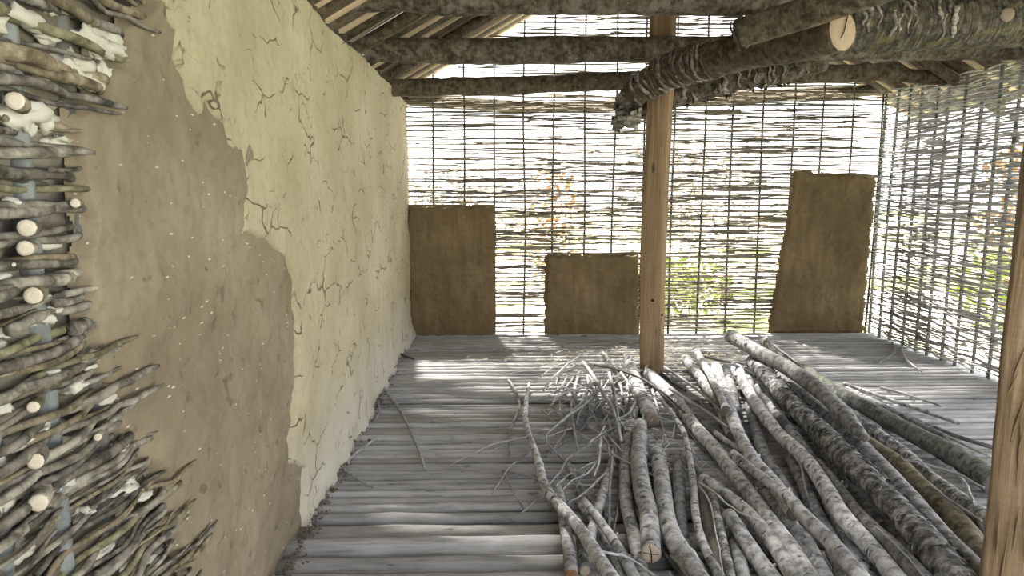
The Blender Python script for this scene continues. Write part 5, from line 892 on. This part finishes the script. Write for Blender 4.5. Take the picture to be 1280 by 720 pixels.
# ------------------------------------------------------------------ the heap of logs
HEAP = {   # name: (bark, roughness, label, cut material, extension past the near end)
 'L9': ('bark_dark', .04, 'short dark straight log lying low beside the thin sapling', 'cut_grey', .25),
 'L11': ('weathered', .05, 'bark-free weathered brown log on the floor right of the thin sapling', 'cut_grey', .3),
 'L12': ('bark_rough', .12, 'thin knobbly log right of the weathered bark-free log', 'cut_grey', .3),
 'L13': ('bark_grey', .05, 'short grey log left of the reddish ended log', 'cut_grey', .3),
 'L2': ('bark_grey', .07, 'short upright-looking log under the long crooked branch', 'cut_red', 0),
 'L3': ('bark_dark', .07, 'short dark log with small round pale cut end facing front', 'cut', 0),
 'L5': ('bark_grey', .06, 'thin grey log sloping left below the brushwood', 'cut_grey', 0),
 'L21': ('bark_dark', .06, 'log with dark hollow end at the back of the heap', 'cut_grey', 0),
 'L18': ('bark_grey', .07, 'grey log lying under the thin pale pole right of the post', 'cut_grey', 0),
 'L35': ('bark_dark', .04, 'smooth dark log deep in the middle of the heap', 'cut_grey', .3),
 'L33': ('bark_light', .07, 'light rough log under the smooth pale crossing log', 'cut_grey', .4),
 'L23': ('bark_grey', .07, 'long spotted grey log behind the light curved birch pole', 'cut_grey', 0),
 'L24': ('bark_dark', .04, 'smooth dark log between the light birch pole and the rough birch', 'cut_grey', 0),
 'L37': ('bark_dark', .07, 'dark log tucked under the left flank of the rough birch', 'cut_grey', 0),
 'L40': ('bark_dark', .05, 'short dark log under the near end of the rough birch', 'cut_grey', 0),
 'L39': ('bark_light', .03, 'pale stub of log at the bottom below the light birch pole', 'cut_grey', .2),
 'L31': ('bark_rough', .12, 'rough short log under the olive brown log by the near post', 'cut_grey', 0),
 'L29': ('bark_rough', .12, 'rough dark log between the mossy log and the olive brown log', 'cut_grey', 0),
 'L28': ('bark_moss', .09, 'long mossy green log on the outer right edge of the heap', 'cut_grey', 0),
 'L36': ('bark_light', .08, 'pale thin log along the left side of the light birch pole', 'cut_grey', .3),
 'L38': ('bark_dark', .06, 'slender dark log along the right side of the light birch pole', 'cut_grey', .3),
 'L6': ('bark_grey', .06, 'narrow curved grey log left of the split ended log', 'cut_grey', .3),
 'L4': ('bark_grey', .05, 'slender grey log with rounded tip beside the long crooked branch', 'cut_grey', .3),
 'L1': ('bark_light', .08, 'long crooked branch on the left edge of the heap', 'cut_grey', .25),
 'L8': ('bark_grey', .05, 'thick bent grey log right of the split ended log', 'cut_grey', .3),
 'L7': ('bark_grey', .05, 'curved grey log with pale cross-cracked cut face', 'cut', 0),
 'L16': ('bark_light', .07, 'long spotted log running from the central post to the front', 'cut_grey', .4),
 'L10': ('bark_light', .06, 'thin long sapling winding down from the central post', 'cut_grey', .25),
 'L15': ('bark_grey', .07, 'knobbly log crossing under the long spotted log', 'cut_grey', .3),
 'L14': ('bark_grey', .04, 'short smooth log with reddish broken upper end', 'cut_red', .4),
 'L20': ('bark_light', .07, 'light log with bent neck left of the curved birch pole', 'cut_grey', 0),
 'L19': ('bark_light', .06, 'thin pale pole pointing back toward the wicker wall', 'cut_grey', 0),
 'L32': ('bark_light', .04, 'smooth pale log crossing over the middle of the heap', 'cut_grey', .4),
 'L30': ('bark_olive', .05, 'thick olive brown log beside the near post', 'cut_grey', .1),
 'L26': ('bark_dark', .05, 'long smooth dark grey log right of the rough birch', 'cut_grey', .22),
 'L25': ('bark_rough', .13, 'thickest rough birch log across the heap', 'cut_grey', .25),
 'L22': ('bark_light', .08, 'long light birch pole with many dark scars on top of the heap', 'cut_grey', .3),
 'L27': ('bark_dark', .06, 'grey log lying highest at the back toward the wicker wall', 'cut_grey', 0),
 'L17': ('bark_grey', .05, 'short sawn log with brown cut end leaning by the central post', 'cut_brown', 0),
}
for i, (k, P_) in enumerate(LOG_PATHS.items()):
    mat, rough, label, cm, ext = HEAP[k]
    P_ = np.array(P_)
    if ext:
        d = P_[-1, :3] - P_[-4, :3]; d[2] *= .3; d /= np.linalg.norm(d)
        e = P_[-1].copy(); e[:3] += d * ext; P_ = np.vstack([P_, e])
    if k == 'L27': P_[-1, 3] *= .4; P_[-2, 3] *= .75
    thick = P_[:, 3].max()
    o, q, og = log_object('log' if thick > .016 else 'branch', P_[:, :3], P_[:, 3], M[mat], 14 if thick > .03 else 11, .03, rough, 11, .09, i + 20, cutm=cm, smooth=2)
    tag(o, label, 'log', 'heap of cut logs on the pole floor')
    if k == 'L7':
        o.children[1]['label'] = 'pale cut face split by dark cracks'
        d = q[-1, :3] - q[-2, :3]; d /= np.linalg.norm(d); c0 = q[-1, :3] + d * .0055
        sx = np.cross((0, 0, 1), d); sx /= np.linalg.norm(sx); sz = np.cross(d, sx)
        for A_, B_, w_ in (((.1, -.95), (-.15, .95), .0022), ((-.8, .1), (.8, .05), .0012)):
            pth = smooth_path([c0 + (sx * A_[0] + sz * A_[1]) * .038, c0 + (sx * .06) * .04, c0 + (sx * B_[0] + sz * B_[1]) * .038], 7, 1)
            link('crack', Geo().add(*tube(pth, w_, 5)).mesh('crack', M['crack'], True, og), o.children[1])
    if k == 'L3': o.children[1]['label'] = 'small round pale cut end'
    if k == 'L14': o.children[0]['label'] = 'reddish broken end'
    if k == 'L21': o.children[0].data.materials[0] = M['crack']; o.children[0]['label'] = 'dark hollow end'
    if k == 'L25':                                                      # loose papery flakes
        rf = random.Random(12)
        for m in range(70):
            kk = int((.03 + .94 * m / 70) * (len(q) - 2)); ln = q[kk, 3]
            link('bark_curl', Geo().add(*bark_arc(q[kk, :3], q[kk + 1, :3] - q[kk, :3], ln * 1.04, rf.uniform(-1.5, 1.2), rf.uniform(.35, 1.0), rf.uniform(.008, .02), rf.uniform(.003, .012), m)).mesh('bark_curl', M['bark_rough'], True, og), o)
    if thick > .02:                                                     # knots and trimmed branch stubs
        r = random.Random(i)
        for m in range(r.choice([2, 3, 4])):
            kk = r.randrange(2, len(q) - 2); a = r.uniform(-1.1, 1.1)
            T = q[kk + 1, :3] - q[kk, :3]; T /= np.linalg.norm(T); N = np.array([0, 0, 1.0]) - T * T[2]; N /= np.linalg.norm(N); Bv = np.cross(T, N)
            dd = N * math.cos(a) + Bv * math.sin(a); rk = q[kk, 3]
            pth = np.array([q[kk, :3] + dd * rk * .7, q[kk, :3] + dd * (rk + .004), q[kk, :3] + dd * (rk + r.uniform(.006, .014)) - T * .004])
            link('knot', Geo().add(*tube(pth, [rk * .42, rk * .3, rk * .16], 7, .1, 30)).mesh('knot', M[mat], True, og), o)

for i, P_ in enumerate(FILL_STICKS):  # dark sticks added so the gaps under the logs read as shaded
    P_ = np.array(P_)
    o, q, og = log_object('branch', P_[:, :3], P_[:, 3], M['bark_dark' if i % 3 else 'bark_grey'], 9, .04, .06, 12, .08, 400 + i, cutm='cut_grey')
    tag(o, 'added dark stick deepening the shade in the gaps under the heaped logs', 'branch', 'added dark sticks under the heap')
# ------------------------------------------------------------------ twigs and brushwood
BR = 'thin grey twig tangled in the brushwood pile left of the central post'
TL = {
 'lone': 'thin crooked stick on the floor left of the long crooked branch', 'forked': None,
 'long': 'straight thin rod standing out below the brushwood beside the narrow curved log', 'long2': 'very thin rod right of the straight rod below the brushwood',
 'over': 'thin bent twig lying across the near ends of the left logs', 'over2': 'short stick below the bent twig across the left logs',
 'postlong': 'long dark twig running across the brushwood past the foot of the central post', 'post': None,
 'cross': 'pale stick crossing the gap right of the central post', 'cross2': 'thicker pale branch slanting through the gap right of the central post',
 'hook': 'short hooked twig in the gap right of the central post', 'arch': 'pale arched twig over the back ends of the light birch poles',
 'arch2': 'dark twig lying behind the pale arched twig', 'curl': 'curled hair-thin twig between the short sawn log and the sapling',
 'dark': 'short dark stick at the foot of the central post', 'farpale': 'pale stick along the back end of the mossy green log',
 'corner1': 'curved pale rod end at the foot of the right wicker corner', 'corner2': 'pale twig lying out from the right wicker wall foot',
 'floorr': 'pale twig on the floor between the mossy log and right wicker wall', 'rod1': 'long straight rod on the floor right of the mossy green log',
 'rod2': 'second straight rod close beside the mossy green log', 'rod3': 'thin pale twig over the floor behind the olive brown log',
 'rod4': 'bent pale twig on the bare floor beside the near post', 'strap': 'thin flat rod along the right side of the olive brown log',
 'wall1': 'long bent stick alone on the floor near the lime wall', 'wall2': 'short dark stick on the floor by the far end of the lime wall',
 'wall3': 'tiny hooked twig at the foot of the lime wall', 'wall4': 'curved twig leaning from the lime wall foot', 'wall5': 'straight short stick on the floor nearest the lime wall foot',
 'bend': 'pale wavy twig draped on the knobbly crossing log', 'thin1': 'hair-thin twig on the weathered bark-free log', 'thin2': 'thin stick between the thick bent log and the sapling',
 'thin3': 'short thin stick on the thick bent grey log', 'thin4': 'thin stick on the light rough log', 'thin5': 'thin strip along the slender dark log', 'thin6': 'thin twig hanging over the smooth dark inner log',
}
BL = {
 't2': 'upright wavy twig in the left half of the brushwood pile', 't3': 'thickest pale branch slanting through the middle of the brushwood',
 't4': 'long upright twig just left of the thin uprights by the sawn log', 't5': 'bowed twig along the left side of the short sawn log',
 't6': 'twig drooping at the top left corner of the brushwood', 't7': 'longest twig tip reaching out at the top left of the brushwood',
 't8': 'zigzag twig kinked toward the long crooked branch', 't10': 'long pale stick slanting down left from the brushwood to the crooked branch',
 't11': 'tiny twig end at the left rim of the brushwood', 't14': 'twig looped round the tip of the narrow curved log',
 't16': 'dark twig over the brushwood', 't17': 'pale twig at the top of the brushwood near the post', 't21': 'stout upright twig at the lower rim of the brushwood',
 't30': 'smallest loose twig at the top left rim of the brushwood', 't20': 'short twig pointing up right at the lower middle of the brushwood',
 't9': 'curly twig hooking back at the left rim of the brushwood', 't26': 'upright twig touching the left side of the short sawn log',
 'b8': 'short twig slanting down at the lowest part of the brushwood', 'b6': 'twig leaning on the stub under the crooked branch',
 'b4': 'short kinked twig in the lower part of the brushwood', 'b5': 'thin twig right beside the bend of the crooked branch',
}
FORK = ['fine forked twig sticking out left beside the long crooked branch', 'hair-thin twig bending down left of the crooked branch', 'short fine twig touching the crooked branch from below']
POST = {'d2': 'thin twig just right of the short sawn log', 'd10': 'thin stick right of the winding sapling', 'd12': 'short twig standing against the foot of the central post'}
SPECIAL = {'t1': 1}
DARK = {'postlong', 'arch2', 'dark', 'wall2', 'rod1'}
fk = 0
def twig_object(path, rad, mat, seed, shoots):
    q = smooth_path(np.c_[path, rad], 22, 1)
    rr = np.random.RandomState(seed)
    wob = np.cumsum(rr.randn(22, 3), axis=0) * .0016; wob -= np.linspace(wob[0], wob[-1], 22); wob[:, 2] *= .3
    q[:, :3] += wob
    org = q[11, :3].copy(); org[2] = q[:, 2].min()
    o = link('twig', Geo().add(*tube(q[:, :3], q[:, 3], 6, .08, 20, .12, seed)).mesh('twig', mat, True, org), None, org)
    for s_ in range(shoots):
        k = rr.randint(4, 18); T = q[k + 1, :3] - q[k, :3]; T /= np.linalg.norm(T)
        sd = np.cross(T, (0, 0, 1)) * rr.choice([-1, 1]); L_ = rr.uniform(.08, .22)
        e = q[k, :3] + (T * .8 + sd * rr.uniform(.4, .8)) * L_ + np.array([0, 0, rr.uniform(-.01, .04)]); e[2] = max(e[2], .006)
        m_ = (q[k, :3] + e) / 2 + sd * .012
        link('side_shoot', Geo().add(*tube(smooth_path([q[k, :3], m_, e], 8, 1), np.linspace(q[k, 3] * .6, .0012, 8), 5)).mesh('side_shoot', mat, True, org), o)
    return o
for i, (k, (cl, P_)) in enumerate(TWIG_PATHS.items()):
    P_ = np.array(P_)
    o = twig_object(P_[:, :3], P_[:, 3], M['twig_dark'] if cl in DARK else M['twig'], i, (i % 3) if cl == 'brush' else 0)
    if cl == 'brush': tag(o, BL.get(k, BR), 'twig', 'brushwood left of the central post')
    elif cl == 'forked': tag(o, FORK[fk], 'twig'); fk += 1
    elif cl == 'post': tag(o, POST[k], 'twig')
    else: tag(o, TL[cl], 'twig')
rr = random.Random(77)
for i in range(60):                                                     # the finer brush in the same pile
    x = rr.uniform(.33, 1.12); y_ = rr.uniform(3.7, 5.6); x += (y_ - 4.6) * .12
    a = rr.gauss(1.35, .55); L_ = rr.uniform(.3, .8); z_ = rr.uniform(.012, .11)
    d = np.array([math.cos(a), math.sin(a), 0]); sd = np.array([-d[1], d[0], 0]) * rr.uniform(-.06, .06)
    p0 = np.array([x, y_, z_]); p1 = p0 - d * L_ * .5 + sd + (0, 0, rr.uniform(-.01, .03)); p2 = p0 - d * L_ + (0, 0, rr.uniform(-.05, .05))
    pp = np.array([p0, p1, p2]); pp[:, 2] = np.maximum(pp[:, 2], .01)
    pp[:, 0] = np.minimum(pp[:, 0], 1.12)
    o = twig_object(pp, np.linspace(1, .5, 3) * rr.uniform(.0038, .0075), M['twig'], 200 + i, i % 3)
    tag(o, BR, 'twig', 'brushwood left of the central post')
g = Geo(); rr = random.Random(9)                                        # straw and bark shreds, brightened to imitate white glints round the post
for i in range(620):
    if i < 420: x, y_ = rr.gauss(1.15, .55), rr.gauss(5.85, .28)
    else: x, y_ = rr.gauss(1.9, .35), rr.gauss(6.0, .35)
    if not (-.3 < x < 3.4 and 5.0 < y_ < 6.95): continue
    a = rr.uniform(0, 6.28); L_ = rr.uniform(.02, .08); z_ = rr.uniform(.006, .03)
    d = np.array([math.cos(a), math.sin(a), rr.uniform(-.15, .15)]) * L_ / 2; c_ = np.array([x, y_, z_])
    g.add(*tube(np.array([c_ - d, c_ + d]), rr.uniform(.0016, .0048), 3))
o = link('straw_litter', g.mesh('straw_litter', M['straw'])); o['kind'] = 'stuff'
tag(o, 'pale straw and bark shreds, brightened for glints, scattered on the floor round the central post', 'litter')

# ------------------------------------------------------------------ outside
ground = structure('ground', Geo().add(*box(-40, 45, -30, 60, -.6, -.35)).mesh('ground', M['lawn'], False))
def shrub(c, rx, rz, n, mat, label, cat='shrub', seed=0, trunk=False, name='shrub'):
    r = np.random.RandomState(seed)
    root = link(name, None, None, c); tag(root, label, cat)
    P_ = r.randn(n, 3); P_ /= np.linalg.norm(P_, axis=1)[:, None]; P_ *= (r.rand(n, 1) ** .4) * np.array([rx, rx, rz])
    P_ *= (1 + .35 * vnoise(P_ * 1.6, seed))[:, None]
    zc = rz * .9 + (1.6 if trunk else 0)
    s_ = .05 + .05 * r.rand(n); A_ = r.randn(n, 3); A_ /= np.linalg.norm(A_, axis=1)[:, None]
    B_ = np.cross(A_, r.randn(n, 3)); B_ /= np.linalg.norm(B_, axis=1)[:, None]
    P_[:, 2] += zc
    V = np.stack([P_ - A_ * s_[:, None], P_ + B_ * s_[:, None] * .5, P_ + A_ * s_[:, None], P_ - B_ * s_[:, None] * .5], 1).reshape(-1, 3)
    F = np.arange(n * 4).reshape(n, 4).tolist()
    o = link('foliage', Geo().add(V, F).mesh('foliage', mat, False), root); o['kind'] = 'stuff'
    st = [(0, 0, 0), (.05, .03, zc * .6), (0, .05, zc)]
    link('trunk', Geo().add(*tube(smooth_path(st, 10, 1), np.linspace(.12 if trunk else .05, .05 if trunk else .02, 10), 8, .06, 8, .06, seed)).mesh('trunk', M['bark_grey']), root)
shrub((2.5, 9.6, -.35), .9, .5, 900, M['leaf_green'], 'low yellow green shrub outside the back wicker wall', seed=1)
shrub((1.2, 13.5, -.35), .7, 1.3, 420, M['leaf_russet'], 'russet shrub outside behind the back wicker wall', seed=2)
shrub((6.6, 7.6, -.35), 1.1, .8, 1300, M['leaf_green'], 'yellow green shrub outside the right wicker wall', seed=3)
shrub((6.3, 5.7, -.35), .6, .8, 500, M['leaf_deep'], 'deep green tree outside the right wicker wall', 'tree', 4, True, 'tree')
shrub((-1.0, 15.0, -.35), 1.5, 1.3, 900, M['leaf_pale'], 'greyish bare shrub outside behind the tall corner panel', seed=5)
shrub((4.3, 15.5, -.35), 1.8, 1.7, 1100, M['leaf_pale'], 'greyish bare shrub outside right of the post', seed=6)
shrub((7.6, 9.4, -.35), .9, 1.5, 800, M['leaf_russet'], 'ochre brown shrub outside the right wicker corner', seed=7)
